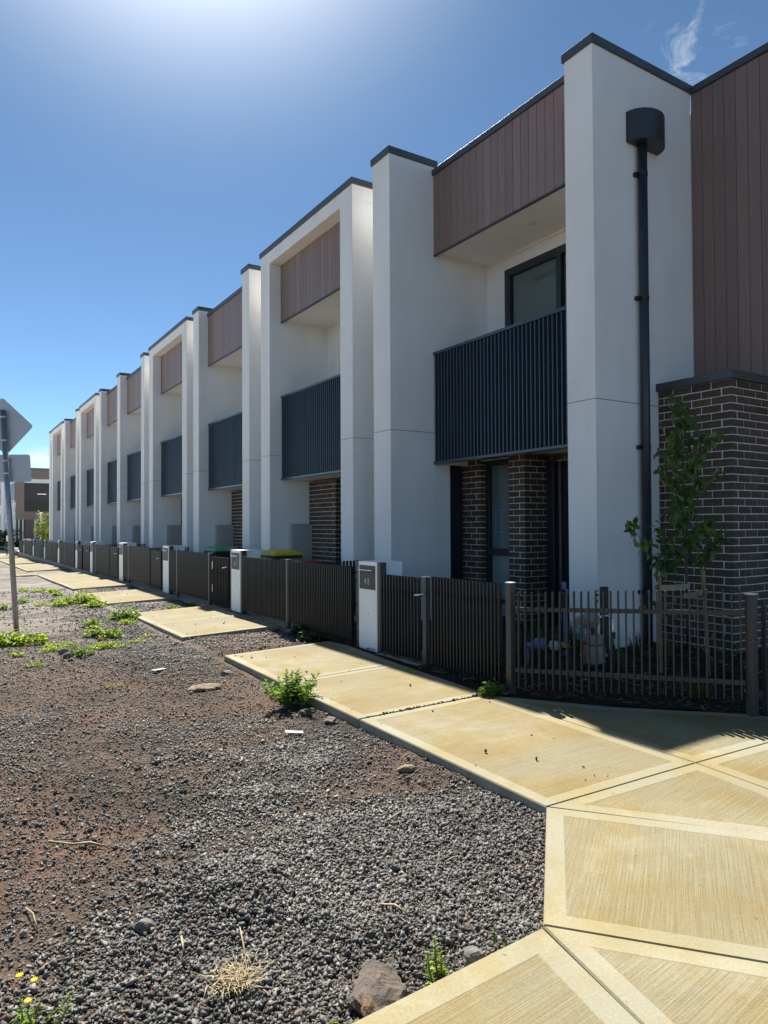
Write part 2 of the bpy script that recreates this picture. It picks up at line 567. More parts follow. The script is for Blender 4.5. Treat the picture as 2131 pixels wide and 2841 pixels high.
stone_mat('gravel', [(0.0, (0.045, 0.045, 0.045)), (0.35, (0.095, 0.094, 0.092)), (0.66, (0.145, 0.142, 0.136)), (0.86, (0.205, 0.198, 0.186)), (0.90, (0.13, 0.070, 0.045)), (0.94, (0.11, 0.10, 0.09)), (1.0, (0.24, 0.225, 0.20))])
stone_mat('grit', [(0.0, (0.050, 0.043, 0.038)), (0.4, (0.085, 0.071, 0.061)), (0.7, (0.115, 0.098, 0.086)), (0.9, (0.16, 0.142, 0.125)), (1.0, (0.24, 0.22, 0.195))])
stone_mat('chips', [(0.0, (0.030, 0.022, 0.017)), (0.5, (0.070, 0.048, 0.034)), (0.85, (0.13, 0.095, 0.065)), (1.0, (0.24, 0.19, 0.13))])
m = Mat('mulch_soil', (0.035, 0.027, 0.02), 0.95, 0, 0.1)
f = m.noise(34, 6, 0.75)
m.color(m.ramp(f, [(0.3, (0.014, 0.011, 0.009)), (0.55, (0.042, 0.031, 0.023)), (0.75, (0.085, 0.062, 0.043))]))
m.bump(f, 0.9, 0.03)
M['mulch_soil'] = m.m

def rock_mat(key, lo, mid, hi):
    m = Mat(key, mid, 0.9, 0, 0.2)
    f = m.noise(7, 7, 0.7, dist=0.7)
    c = m.ramp(f, [(0.3, lo), (0.5, mid), (0.68, hi)])
    fine = m.noise(70, 4, 0.7)
    c = m.mix(1.0, c, m.ramp(fine, [(0.3, (0.7,) * 3), (0.7, (1.15,) * 3)]), 'MULTIPLY')
    m.color(c)
    m.bump(f, 0.8, 0.03)
    m.bump(fine, 0.6, 0.006)
    M[key] = m.m

rock_mat('rock_rust', (0.065, 0.058, 0.052), (0.125, 0.105, 0.088), (0.24, 0.135, 0.065))
rock_mat('rock_tan', (0.15, 0.11, 0.08), (0.27, 0.20, 0.14), (0.36, 0.28, 0.20))
rock_mat('rock_grey', (0.09, 0.085, 0.08), (0.20, 0.185, 0.165), (0.33, 0.31, 0.27))

def leaf_mat(key, stops, trans=0.45, rough=0.45):
    m = Mat(key, stops[0][1], rough, 0, 0.4)
    src = m.island()
    r2_ = m.rand()
    add = m.n.new('ShaderNodeMath')
    add.operation = 'ADD'
    m.l.new(src, add.inputs[0])
    m.l.new(r2_, add.inputs[1])
    fr = m.n.new('ShaderNodeMath')
    fr.operation = 'FRACT'
    m.l.new(add.outputs[0], fr.inputs[0])
    c = m.ramp(fr.outputs[0], stops)
    m.color(c)
    tr = m.n.new('ShaderNodeBsdfTranslucent')
    bright = m.mix(1.0, c, (1.5, 1.6, 0.7), 'MULTIPLY')
    m.l.new(bright, tr.inputs['Color'])
    mx = m.n.new('ShaderNodeMixShader')
    mx.inputs['Fac'].default_value = trans
    m.l.new(m.b.outputs[0], mx.inputs[1])
    m.l.new(tr.outputs[0], mx.inputs[2])
    m.l.new(mx.outputs[0], m.n['Material Output'].inputs['Surface'])
    M[key] = m.m

leaf_mat('leaf_tree', [(0, (0.045, 0.075, 0.022)), (0.5, (0.075, 0.125, 0.032)), (0.85, (0.12, 0.17, 0.045)), (1, (0.17, 0.20, 0.055))], 0.4, 0.32)
leaf_mat('leaf_weed', [(0, (0.07, 0.12, 0.028)), (0.5, (0.12, 0.19, 0.04)), (1, (0.19, 0.26, 0.055))], 0.5)
leaf_mat('leaf_bright', [(0, (0.13, 0.19, 0.030)), (0.5, (0.20, 0.27, 0.040)), (1, (0.29, 0.34, 0.06))], 0.5)
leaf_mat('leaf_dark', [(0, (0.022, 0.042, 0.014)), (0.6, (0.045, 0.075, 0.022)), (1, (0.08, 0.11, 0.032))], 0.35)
leaf_mat('leaf_far', [(0, (0.07, 0.10, 0.02)), (0.5, (0.13, 0.17, 0.035)), (1, (0.22, 0.26, 0.06))], 0.5)
leaf_mat('grass_blade', [(0, (0.035, 0.060, 0.018)), (0.6, (0.07, 0.10, 0.03)), (1, (0.13, 0.14, 0.05))], 0.4)
leaf_mat('lawn', [(0, (0.10, 0.15, 0.025)), (1, (0.20, 0.26, 0.05))], 0.4)

m = Mat('window_glass', (0.02, 0.025, 0.03), 0.03, 0, 0.5)
m.b.inputs['Transmission Weight'].default_value = 0.0
gl = m.n.new('ShaderNodeBsdfGlossy')
gl.inputs['Roughness'].default_value = 0.02
tb = m.n.new('ShaderNodeBsdfTransparent')
tb.inputs['Color'].default_value = (0.74, 0.79, 0.79, 1)
lw = m.n.new('ShaderNodeLayerWeight')
lw.inputs['Blend'].default_value = 0.5
pw = m.n.new('ShaderNodeMath')
pw.operation = 'POWER'
m.l.new(lw.outputs['Facing'], pw.inputs[0])
pw.inputs[1].default_value = 4.0
fz = m.n.new('ShaderNodeMath')
fz.operation = 'MULTIPLY_ADD'
m.l.new(pw.outputs[0], fz.inputs[0])
fz.inputs[1].default_value = 0.85
fz.inputs[2].default_value = 0.06
mx = m.n.new('ShaderNodeMixShader')
m.l.new(fz.outputs[0], mx.inputs[0])
m.l.new(tb.outputs[0], mx.inputs[1])
m.l.new(gl.outputs[0], mx.inputs[2])
m.l.new(mx.outputs[0], m.n['Material Output'].inputs['Surface'])
M['window_glass'] = m.m

# ------------------------------------------------------------------ ground
def axis(pairs):
    out = []
    for a0, b0, st in pairs:
        out += list(np.arange(a0, b0 - 1e-6, st))
    return np.array(out + [pairs[-1][1]])

gx = axis([(-600, -60, 60), (-60, -8, 6.5), (-8, -1.2, 0.4), (-1.2, 2.64, 0.06), (2.64, 4.4, 0.16), (4.4, 12, 1.9), (12, 60, 12), (60, 600, 90)])
gy = axis([(-200, -10, 38), (-10, 0.6, 0.6), (0.6, 9, 0.06), (9, 20, 0.15), (20, 70, 1.0), (70, 200, 13), (200, 1200, 125)])
GX, GY = np.meshgrid(gx, gy, indexing='ij')

def earth_z(x, y):
    x, y = np.asarray(x, float), np.asarray(y, float)
    n = (fbm(x * 0.9 + 3, y * 0.9, 5) - 0.5) * 0.13 + (fbm(x * 3.5, y * 3.5, 9) - 0.5) * 0.06 + (fbm(x * 11, y * 11, 21, 2) - 0.5) * 0.016
    heap = 0.055 * np.exp(-(((x - 1.0) / 0.42) ** 2 + ((y - 2.95) / 0.34) ** 2)) + 0.03 * np.exp(-(((x - 0.35) / 0.4) ** 2 + ((y - 5.4) / 0.6) ** 2))
    dip = -0.03 * np.exp(-(((x - 0.65) / 0.4) ** 2 + ((y - 3.75) / 0.35) ** 2))
    base = -0.062 - 0.0095 * np.maximum(0, y - 18)
    near_edge = np.clip((x - 2.1) / 0.6, 0, 1)
    z = base + (n + heap + dip) * (1 - 0.5 * near_edge)
    verge = np.clip((x - 2.7) / 0.15, 0, 1)
    z = z + verge * (0.045 - (n * 0.5))
    # keep the earth below the slabs of the corner path
    s = (x + y) - 5.32
    z = np.where((x > 2.66) & (y < 8), np.minimum(z, -0.07), z)
    z = np.where((y < 1.8 + 0.0 * x), np.minimum(z, -0.075), z)
    return z

GZ = earth_z(GX, GY)
GZ = np.where((GX > 4.2), -0.12 - 0.0095 * np.maximum(0, GY - 18), GZ)
nx, ny = len(gx), len(gy)
me = bpy.data.meshes.new('ground')
verts = np.stack([GX.ravel(), GY.ravel(), GZ.ravel()], 1)
idx = np.arange(nx * ny).reshape(nx, ny)
quads = np.stack([idx[:-1, :-1], idx[1:, :-1], idx[1:, 1:], idx[:-1, 1:]], -1).reshape(-1, 4)
me.vertices.add(len(verts))
me.vertices.foreach_set('co', verts.ravel())
me.loops.add(quads.size)
me.loops.foreach_set('vertex_index', quads.ravel())
me.polygons.add(len(quads))
me.polygons.foreach_set('loop_start', np.arange(0, quads.size, 4))
me.polygons.foreach_set('use_smooth', np.ones(len(quads), bool))
me.update(calc_edges=True)
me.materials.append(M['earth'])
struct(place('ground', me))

# ------------------------------------------------------------------ concrete footpath
def inset(poly, d):
    n = len(poly)
    P = [Vector(p[:2]) for p in poly]
    area = sum(P[i].x * P[(i + 1) % n].y - P[(i + 1) % n].x * P[i].y for i in range(n))
    sg = 1 if area > 0 else -1
    out = []
    for i in range(n):
        a, b, c_ = P[i - 1], P[i], P[(i + 1) % n]
        t1, t2 = (b - a).normalized(), (c_ - b).normalized()
        n1, n2 = Vector((-t1.y, t1.x)) * sg, Vector((-t2.y, t2.x)) * sg
        bis = (n1 + n2)
        bis.normalize()
        k = d / max(0.2, bis.dot(n1))
        out.append((b + bis * k))
    return out

footpath = thing('footpath', None, None)
footpath['kind'] = 'structure'

def slab(poly, broom_deg, margin=0.085, thick=0.11, lift=0.0):
    gap = inset(poly, 0.002)
    top = inset(poly, 0.007)
    inn = inset(poly, margin)
    n = len(poly)
    zf = lambda p: ground_z(p.x, p.y) + lift
    v = []
    for ring, dz in ((gap, -thick), (gap, -0.008), (top, 0.0), (inn, 0.0), (inset(poly, margin + 0.004), -0.0018)):
        v += [(p.x, p.y, zf(p) + dz) for p in ring]
    f, mi = [], []
    for k, mat in ((0, 2), (1, 1), (2, 1), (3, 1)):
        for i in range(n):
            j = (i + 1) % n
            f.append((k * n + i, k * n + j, (k + 1) * n + j, (k + 1) * n + i))
            mi.append(mat)
    f.append(tuple(range(4 * n, 5 * n)))
    mi.append(0)
    me = bpy.data.meshes.new('slab')
    me.from_pydata(v, [], f)
    for k in ('concrete_broom', 'concrete_margin', 'concrete_edge'):
        me.materials.append(M[k])
    me.polygons.foreach_set('material_index', mi)
    bm = bmesh.new()
    bm.from_mesh(me)
    bmesh.ops.recalc_face_normals(bm, faces=bm.faces)
    bmesh.ops.triangulate(bm, faces=[fc for fc in bm.faces if len(fc.verts) > 4])
    bm.to_mesh(me)
    bm.free()
    uv = me.uv_layers.new(name='UVMap')
    ca, sa = math.cos(rad(broom_deg)), math.sin(rad(broom_deg))
    for lp in me.loops:
        p = me.vertices[lp.vertex_index].co
        uv.data[lp.index].uv = (p.x * ca + p.y * sa, -p.x * sa + p.y * ca)
    return place('slab', me, footpath)

XI, XO = 2.68, 4.08
J0 = (2.662, 2.655)
mul = lambda y: 3.86 + (4.573 - y) / (4.573 - 2.877) * (5.126 - 3.86)   # edge of the mulch along the splay
slab([(2.69, 4.60), J0, (3.81, 2.575), (3.865, 4.545)], -3)
slab([(3.865, 4.545), (3.81, 2.575), (5.30, 2.50), (5.02, 2.99), (4.36, 3.69)], 8)
slab([J0, (3.244, 1.829), (3.60, 1.36), (3.76, 2.129), (3.81, 2.575)], 8)
slab([(3.81, 2.575), (3.76, 2.129), (3.66, 1.36), (5.9, 1.30), (5.30, 2.50)], 8)
slab([J0, (1.868, 1.885), (2.331, 1.321), (2.75, 0.80), (3.72, 1.20)], 35)
slab([(1.866, 1.887), (1.742, 1.358), (1.590, 0.70), (2.75, 0.80), (2.331, 1.321)], 8)
slab([(1.858, 1.876), (1.067, 1.826), (-0.9, 1.74), (-0.9, 0.4), (1.544, 0.5), (1.742, 1.358)], 5, margin=0.10)
slab([(-0.91, 1.74), (-4.5, 1.60), (-4.5, 0.2), (-0.91, 0.4)], 20, margin=0.10)
slab([(2.69, 4.615), (3.90, 4.56), (3.99, 6.04), (2.71, 6.06)], 5)
slab([(2.71, 6.065), (3.99, 6.045), (4.10, 7.30), (4.06, 7.67), (2.74, 7.69)], 5)
for y0, y1, k in ((9.24, 12.30, 2), (14.10, 16.50, 2), (17.92, 24.85, 4), (27.75, 34.1, 4), (35.0, 43.2, 5), (44.4, 51.5, 4)):
    st = (y1 - y0) / k
    for i in range(k):
        slab([(2.73, y0 + i * st), (4.10, y0 + i * st + 0.02), (4.10, y0 + (i + 1) * st + 0.02), (2.73, y0 + (i + 1) * st)], 3 + i, margin=0.09)
# concrete thresholds under gates
for y0, y1 in ((5.85, 6.66), (11.5, 12.3)):
    slab([(4.11, y0), (5.2, y0), (5.2, y1), (4.11, y1)], 80, margin=0.05, lift=0.004)
slab([(2.2, 25.4), (3.1, 25.4), (3.1, 26.6), (2.2, 26.6)], 3, margin=0.06, lift=-0.03)

# planted beds behind and beside the fence
mb = MB()
bed = [(3.87, 4.56), (4.36, 3.70), (5.03, 3.0), (5.36, 2.52), (7.3, 2.5), (9.0, 4.4), (7.3, 8.9), (4.11, 8.9), (4.11, 7.3), (4.0, 6.0)]
bm = bmesh.new()
ring = [bm.verts.new((x, y, 0)) for x, y in bed]
bm.faces.new(ring)
bmesh.ops.triangulate(bm, faces=bm.faces)
for _ in range(5):
    bmesh.ops.subdivide_edges(bm, edges=[e for e in bm.edges if e.calc_length() > 0.16], cuts=1)
bmesh.ops.triangulate(bm, faces=bm.faces)
for v in bm.verts:
    x, y = v.co.x, v.co.y
    edge = min(1.0, max(0.0, (x - 3.9) * 1.5))
    v.co.z = ground_z(x, y) - 0.012 + edge * 0.012 + (float(fbm(np.array([x * 4.0]), np.array([y * 4.0]), 31)[0]) - 0.5) * 0.05
me = bpy.data.meshes.new('garden_bed')
bm.to_mesh(me)
bm.free()
me.materials.append(M['mulch_soil'])
for p in me.polygons:
    p.use_smooth = True
struct(place('garden_bed', me))
mb = MB()
mb.box(4.12, 6.9, 8.92, 50, -0.5, 0.02)
struct(mb.build('front_yard', M['yard_concrete']))
mb = MB()
mb.box(-10.5, -2.6, -60, 52.4, -0.6, -0.16)
struct(mb.build('road', M['road_concrete']))  # unseen pale road, added to bounce light onto the shaded walls
mb = MB()
mb.box(-45, -10.5, -60, 120, -0.6, -0.10)
struct(mb.build('added_bounce_lot', M['bounce_lot_pale']))  # unseen pale lot, added as a light bouncer for walls and soffits
mb = MB()
mb.box(-60, 60, 52.5, 58.5, -0.5, -0.41)
struct(mb.build('road', M['asphalt']))
mb = MB()
mb.box(-60, 60, 51.9, 52.5, -0.5, -0.30)
mb.box(-60, 60, 58.5, 60.0, -0.5, -0.30)
struct(mb.build('kerb', M['road_concrete']))

# ------------------------------------------------------------------ scattered stones (one joined mesh each)
ICO_V = []
ICO_F = []
bm = bmesh.new()
bmesh.ops.create_icosphere(bm, subdivisions=1, radius=1.0)
bm.verts.ensure_lookup_table()
ICO_V = np.array([v.co[:] for v in bm.verts])
ICO_F = np.array([[v.index for v in f.verts] for f in bm.faces])
bm.free()
OCT_V = np.array([(1, 0, 0), (-1, 0, 0), (0, 1, 0), (0, -1, 0), (0, 0, 1), (0, 0, -1)], float)
OCT_F = np.array([(0, 2, 4), (2, 1, 4), (1, 3, 4), (3, 0, 4), (2, 0, 5), (1, 2, 5), (3, 1, 5), (0, 3, 5)])

CUB_V = np.array([(-1, -1, -1), (1, -1, -1), (1, 1, -1), (-1, 1, -1), (-1, -1, 1), (1, -1, 1), (1, 1, 1), (-1, 1, 1)], float) * 0.72
CUB_F = np.array([(0, 2, 1), (0, 3, 2), (4, 5, 6), (4, 6, 7), (0, 1, 5), (0, 5, 4), (1, 2, 6), (1, 6, 5), (2, 3, 7), (2, 7, 6), (3, 0, 4), (3, 4, 7)])

def rand_rot(n, r):
    q = r.normal(size=(n, 4))
    q /= np.linalg.norm(q, axis=1, keepdims=True)
    w, x, y, z = q.T
    return np.stack([1 - 2 * (y * y + z * z), 2 * (x * y - z * w), 2 * (x * z + y * w), 2 * (x * y + z * w), 1 - 2 * (x * x + z * z), 2 * (y * z - x * w),
                     2 * (x * z - y * w), 2 * (y * z + x * w), 1 - 2 * (x * x + y * y)], 1).reshape(n, 3, 3)

def scatter(name, pts, size, base_v, base_f, mat, r, flat=(1, 0.8, 0.55), jitter=0.28, sink=0.25, rot=None, smooth=False):
    n = len(pts)
    k = len(base_v)
    V = base_v[None] * (1 + r.normal(0, jitter, (n, k, 1)).clip(-0.5, 0.6))
    sc3 = np.array(flat)[None] * (1 + r.normal(0, 0.22, (n, 3)).clip(-0.5, 0.6))
    V = V * sc3[:, None, :] * (size[:, None, None] * 0.5)
    V = np.einsum('nij,nkj->nki', rand_rot(n, r) if rot is None else rot, V)
    hgt = V[:, :, 2].max(1) - V[:, :, 2].min(1)
    V = V + pts[:, None, :]
    V[:, :, 2] += (hgt * (0.5 - sink))[:, None]
    F = (base_f[None] + (np.arange(n) * k)[:, None, None]).reshape(-1, 3)
    me = bpy.data.meshes.new(name)
    me.vertices.add(n * k)
    me.vertices.foreach_set('co', V.ravel())
    me.loops.add(F.size)
    me.loops.foreach_set('vertex_index', F.ravel().astype(np.int32))
    me.polygons.add(len(F))
    me.polygons.foreach_set('loop_start', np.arange(0, F.size, 3))
    me.update(calc_edges=True)
    me.materials.append(mat)
    o = place(name, me)
    o['kind'] = 'stuff'
    return o

def off_path(x, y):
    """true where there is bare earth, not concrete"""
    ok = np.ones_like(x, bool)
    lim = np.where(y > 2.66, 2.665 + 0.01 * np.maximum(0, y - 2.66).clip(0, 4), np.where(y > 1.88, 1.868 + (y - 1.885) * 1.03, -99))
    main = x < lim - 0.004
    lowline = y > (1.826 + (x - 1.067) * 0.0465) + 0.012
    gap = np.zeros_like(ok)
    for a0, b0 in ((7.69, 9.24), (12.32, 14.10), (16.52, 17.92), (24.9, 27.75)):
        gap |= (y > a0 + 0.01) & (y < b0 - 0.01) & (x < 4.12)
    side = (y > 9.2) & (x < 2.72)
    return (main & lowline) | gap | side

def coarse(x, y):
    """share of coarse gravel 0..1 as against bare earth"""
    n = fbm(x * 1.15 + 4, y * 1.15 + 9, 41, 3)
    w = np.clip((3.15 - y + 0.30 * (x - 0.9)) / 0.45, 0, 1.45)              # dense gravel nearest the viewer
    w = np.maximum(w, np.exp(-(((x - 0.5) / 0.75) ** 2 + ((y - 5.6) / 0.95) ** 2)))
    w = np.maximum(w, 0.85 * np.exp(-(((x - 1.25) / 0.6) ** 2 + ((y - 5.2) / 0.8) ** 2)))
    w = np.maximum(w, np.where((y > 7.7) & (x > 2.0) & (y < 18), 0.9, 0))
    w = np.maximum(w, 0.6 * np.clip((y - 6.2) / 0.6, 0, 1) * np.clip((x - 1.6) / 0.5, 0, 1))
    w = w - 0.75 * np.exp(-(((x - 1.95) / 0.42) ** 2 + ((y - 2.55) / 0.42) ** 2))
    w = w - 0.8 * np.exp(-(((x - 0.5) / 0.42) ** 2 + ((y - 3.85) / 0.55) ** 2))
    return np.clip(w + (n - 0.5) * 2.6, 0.10, 1)

def sample(n, x0, x1, y0, y1, r, keep):
    x, y = r.uniform(x0, x1, n), r.uniform(y0, y1, n)
    ok = off_path(x, y) & (r.random(n) < keep(x, y))
    x, y = x[ok], y[ok]
    return np.stack([x, y, earth_z(x, y)], 1)

r = np.random.default_rng(3)
p = sample(150000, -0.8, 2.68, 1.75, 4.6, r, lambda x, y: coarse(x, y))
scatter('gravel', p, r.lognormal(math.log(0.0112), 0.44, len(p)).clip(0.005, 0.027), CUB_V, CUB_F, M['gravel'], r, (1, 0.78, 0.5), 0.30)
p = sample(85000, -0.8, 2.72, 4.6, 9.2, r, lambda x, y: coarse(x, y))
scatter('gravel', p, r.lognormal(math.log(0.0120), 0.45, len(p)).clip(0.005, 0.03), OCT_V, OCT_F, M['gravel'], r, (1, 0.85, 0.6))
p = sample(70000, -1.0, 4.12, 7.6, 19, r, lambda x, y: 0.12 + 0.88 * coarse(x, y) * np.clip((x - 1.2) / 1.2, 0.15, 1))
scatter('gravel', p, r.lognormal(math.log(0.019), 0.38, len(p)).clip(0.008, 0.05), OCT_V, OCT_F, M['gravel'], r)
p = sample(95000, -0.7, 2.68, 1.75, 5.2, r, lambda x, y: 0.9 - 0.35 * coarse(x, y))
scatter('grit', p, r.lognormal(math.log(0.0085), 0.4, len(p)).clip(0.004, 0.02), OCT_V, OCT_F, M['grit'], r)
p = sample(50000, -0.7, 2.72, 5.2, 11, r, lambda x, y: 0.85 - 0.35 * coarse(x, y))
scatter('grit', p, r.lognormal(math.log(0.012), 0.4, len(p)).clip(0.006, 0.028), OCT_V, OCT_F, M['grit'], r)

# bark mulch: flat splinters in the bed and along the fence foot
n = 6500
x, y = r.uniform(3.85, 7.2, n), r.uniform(2.6, 9.0, n)
ok = (x > np.where(y < 4.56, 3.90 + (4.56 - y) * 0.72, np.where(y < 7.3, 3.98 + (y - 4.56) * 0.045, 4.12)))
x, y = x[ok], y[ok]
bz = np.array([ground_z(a, b) for a, b in zip(x, y)]) + 0.008
BOX_V = np.array([(-1, -.18, -.06), (1, -.1, -.06), (1, .1, -.06), (-1, .2, -.06), (-1, -.18, .06), (1, -.1, .06), (1, .1, .06), (-1, .2, .06)])
BOX_F = np.array([(0, 2, 1), (0, 3, 2), (4, 5, 6), (4, 6, 7), (0, 1, 5), (0, 5, 4), (1, 2, 6), (1, 6, 5), (2, 3, 7), (2, 7, 6), (3, 0, 4), (3, 4, 7)])

def flat_rot(n, r, tilt=0.25):
    a, t = r.uniform(0, 2 * math.pi, n), r.normal(0, tilt, n)
    ca, sa, ct, st = np.cos(a), np.sin(a), np.cos(t), np.sin(t)
    z = np.zeros(n)
    return np.stack([ca * ct, -sa, ca * st, sa * ct, ca, sa * st, -st, z, ct], 1).reshape(n, 3, 3)

scatter('bark_mulch', np.stack([x, y, bz], 1), r.lognormal(math.log(0.045), 0.45, len(x)).clip(0.015, 0.14), BOX_V, BOX_F, M['chips'], r, (1, 1, 1), 0.15, 0.3, flat_rot(len(x), r))

# ------------------------------------------------------------------ brickwork
BRICK = {}

def brick_mesh(dx, dy, dz):
    key = (round(dx, 3), round(dy, 3), round(dz, 3), random.randrange(3))
    if key not in BRICK:
        mb = MB().box(-dx / 2, dx / 2, -dy / 2, dy / 2, -dz / 2, dz / 2)
        me = mb.mesh('brick', M['brick'], bevel=0.0025)
        for v in me.vertices:
            v.co += Vector((random.uniform(-1, 1), random.uniform(-1, 1), random.uniform(-1, 1))) * 0.0012
        BRICK[key] = me
    return BRICK[key]

def put_brick(parent, x0, x1, y0, y1, z0, z1):
    j = 0.0012
    w = Matrix.Translation(((x0 + x1) / 2 + random.uniform(-j, j), (y0 + y1) / 2 + random.uniform(-j, j), (z0 + z1) / 2 + random.uniform(-j, j)))
    place('brick', brick_mesh(x1 - x0, y1 - y0, z1 - z0), parent, w)

def brick_pier(parent, xc, yc, ylen, xlen, z0, courses, mirror=False, phase=0):
    """corner at (xc, yc): one face on x=xc running to yc+ylen, the other on y=yc running to xc+xlen"""
    CH, L, W, J = 0.086, 0.23, 0.11, 0.010
    mb = MB()
    back = 0.005
    mb.box(xc + back, xc + W - 0.004, yc + back, yc + ylen, z0, z0 + courses * CH + 0.004)
    mb.box(xc + W - 0.004, xc + xlen, yc + back, yc + W - 0.004, z0, z0 + courses * CH + 0.002)
    wall = mb.build('brick_wall', M['mortar'], parent)
    for i in range(courses):
        za, zb = z0 + i * CH + J, z0 + (i + 1) * CH
        odd = (i + phase) % 2
        y = yc if not odd else yc + W + J
        while y < yc + ylen - 0.02:
            e = min(y + L, yc + ylen)
            put_brick(wall, xc, xc + W - 0.006, y, e, za, zb)
            y = e + J
        x = xc if odd else xc + W + J
        while x < xc + xlen - 0.02:
            e = min(x + L, xc + xlen)
            put_brick(wall, x, e, yc, yc + W - 0.006, za, zb)
            x = e + J
    return wall

# ------------------------------------------------------------------ townhouses
WALLTOP = 6.88

def pillar(parent, x0, x1, y0, y1, top=WALLTOP, cap_back=None, mat='render_grey', joint=2.83):
    g = 0.006
    mb = MB().box(x0, x1, y0, y1, -0.1, joint - g / 2).box(x0, x1, y0, y1, joint + g / 2, top)
    w = mb.build('pillar_wall', M[mat], parent, bevel=0.006, seg=2)
    MB().box(x0 + 0.006, x1 - 0.006, y0 + 0.006, y1 - 0.006, joint - 0.02, joint + 0.02).build('control_joint', M['cap_metal'], w)
    MB().box(x0 - 0.025, x1 + 0.03, y0 - 0.025, y1 + 0.025, top - 0.045, top + 0.055).build('parapet_cap', M['cap_metal'], w, bevel=0.004)
    return w

def cladding(parent, xf, y0, y1, z0, z1, pitch=0.1445, cap=None, thick=0.02):
    mb = MB().box(xf + thick, xf + thick + 0.05, y0, y1, z0, z1)
    pan = mb.build('cladding_panel', M['frame_metal'], parent)
    n = max(1, round((y1 - y0) / pitch))
    st = (y1 - y0) / n
    me = MB().box(0, thick, -st / 2 + 0.0025, st / 2 - 0.0025, z0, z1).mesh('board', M['cladding'], bevel=0.003)
    for i in range(n):
        place('board', me, pan, Matrix.Translation((xf, y0 + (i + 0.5) * st, 0)))
    MB().box(xf - 0.006, xf + 0.03, y0, y1, z0 - 0.022, z0 - 0.001).build('drip_trim', M['cap_metal'], pan)
    if cap:
        MB().box(xf - 0.03, xf + 0.30, y0, y1, z1 + 0.001, z1 + cap).build('parapet_cap', M['cap_metal'], pan, bevel=0.004)
    return pan

def balcony(parent, xr, y0, y1, z0=2.36, z1=4.0, pitch=0.0745):
    mb = MB().box(xr + 0.052, xr + 0.062, y0, y1, z0 + 0.03, z1 - 0.03)
    b = mb.build('balcony_screen', M['balcony_metal'], parent)
    MB().box(xr - 0.012, xr + 0.07, y0, y1, z1 - 0.03, z1 + 0.012).build('top_rail', M['rib_metal_lit'], b, bevel=0.004)
    MB().box(xr - 0.012, xr + 0.07, y0, y1, z0 - 0.012, z0 + 0.03).build('bottom_rail', M['rib_metal_lit'], b, bevel=0.004)
    n = round((y1 - y0) / pitch)
    st = (y1 - y0) / n
    me = MB().box(0, 0.052, -0.009, 0.009, z0 + 0.03, z1 - 0.03).mesh('baluster', M['rib_metal_lit'], bevel=0.0025)
    for i in range(n):
        place('baluster', me, b, Matrix.Translation((xr, y0 + (i + 0.5) * st, 0)))
    return b

def window(parent, x, y0, y1, z0, z1, mullions=(), blind=True, fw=0.06):
    """glazed opening in the plane x, facing the street"""
    mb = MB()
    mb.box(x, x + 0.08, y0, y0 + fw, z0, z1).box(x, x + 0.08, y1 - fw, y1, z0, z1)
    mb.box(x, x + 0.08, y0 + fw, y1 - fw, z0, z0 + fw).box(x, x + 0.08, y0 + fw, y1 - fw, z1 - fw, z1)
    w = mb.build('window', M['frame_metal'], parent)
    cuts = [y0 + fw] + list(mullions) + [y1 - fw]
    for mcut in mullions:
        MB().box(x - 0.004, x + 0.07, mcut - 0.045, mcut + 0.045, z0 + fw, z1 - fw).build('mullion', M['frame_metal'], w)
    for a, b in zip(cuts[:-1], cuts[1:]):
        MB().box(x + 0.035, x + 0.041, a + 0.001, b - 0.001, z0 + fw, z1 - fw).build('pane', M['window_glass'], w)
    if blind:
        MB().box(x + 0.085, x + 0.09, y0 + 0.02, y1 - 0.02, z0 + 0.02, z1 - 0.02).build('blind', M['blind'], w)
    return w

def wall_opening(parent, name, mat, x0, x1, y0, y1, z0, z1, o):
    mb = MB().box(x0, x1, y0, o[0], z0, z1).box(x0, x1, o[1], y1, z0, z1)
    mb.box(x0, x1, o[0], o[1], o[3], z1)
    if o[2] > z0 + 0.005:
        mb.box(x0, x1, o[0], o[1], z0, o[2])
    return mb.build(name, M[mat], parent)

def soffit(parent, x0, x1, y0, y1, z=5.52, light=None, xb=None):
    s = MB().box(x0, x1, y0, y1, z, z + 0.08).build('soffit', M['soffit_white'], parent)
    mb = MB().box(x1 - 0.03, x1, y0, y1, z - 0.025, z - 0.002).box(x0, x1 - 0.031, y1 - 0.03, y1, z - 0.025, z - 0.002)
    mb.build('cornice_bead', M['soffit_white'], s)
    if light:
        MB().lathe([(0.0, -0.012), (0.035, -0.012), (0.045, -0.004), (0.06, -0.006), (0.062, 0.0)], (light[0], light[1], z), 20).build('downlight', M['plastic_white'], s, smooth=True)
    return s

def meter_box(parent, y, x0=5.90, x1=6.38, z0=0.66, z1=1.49):
    b = MB().box(x0, x1, y - 0.11, y, z0, z1).build('meter_box', M['meter_grey'], parent, bevel=0.006)
    MB().box(x0 + 0.035, x1 - 0.012, y - 0.122, y - 0.111, z0 + 0.02, z1 - 0.02).build('meter_door', M['meter_grey'], b, bevel=0.004)
    mb = MB()
    for zz in (z1 - 0.12, z1 - 0.15, z0 + 0.18, z0 + 0.15):
        for k in range(5):
            mb.box(x0 + 0.09 + k * 0.055, x0 + 0.13 + k * 0.055, y - 0.129, y - 0.1225, zz + (k % 2) * 0.012, zz + 0.012 + (k % 2) * 0.012)
    mb.build('vent_louvre', M['meter_grey'], b)
    return b

def body(parent, x0, y0, y1, zt=6.62, extra=None):
    mb = MB().box(x0, 14.0, y0, y1, -0.1, zt)
    return mb.build('rear_wall', M['render_grey'], parent)

XF = 5.5

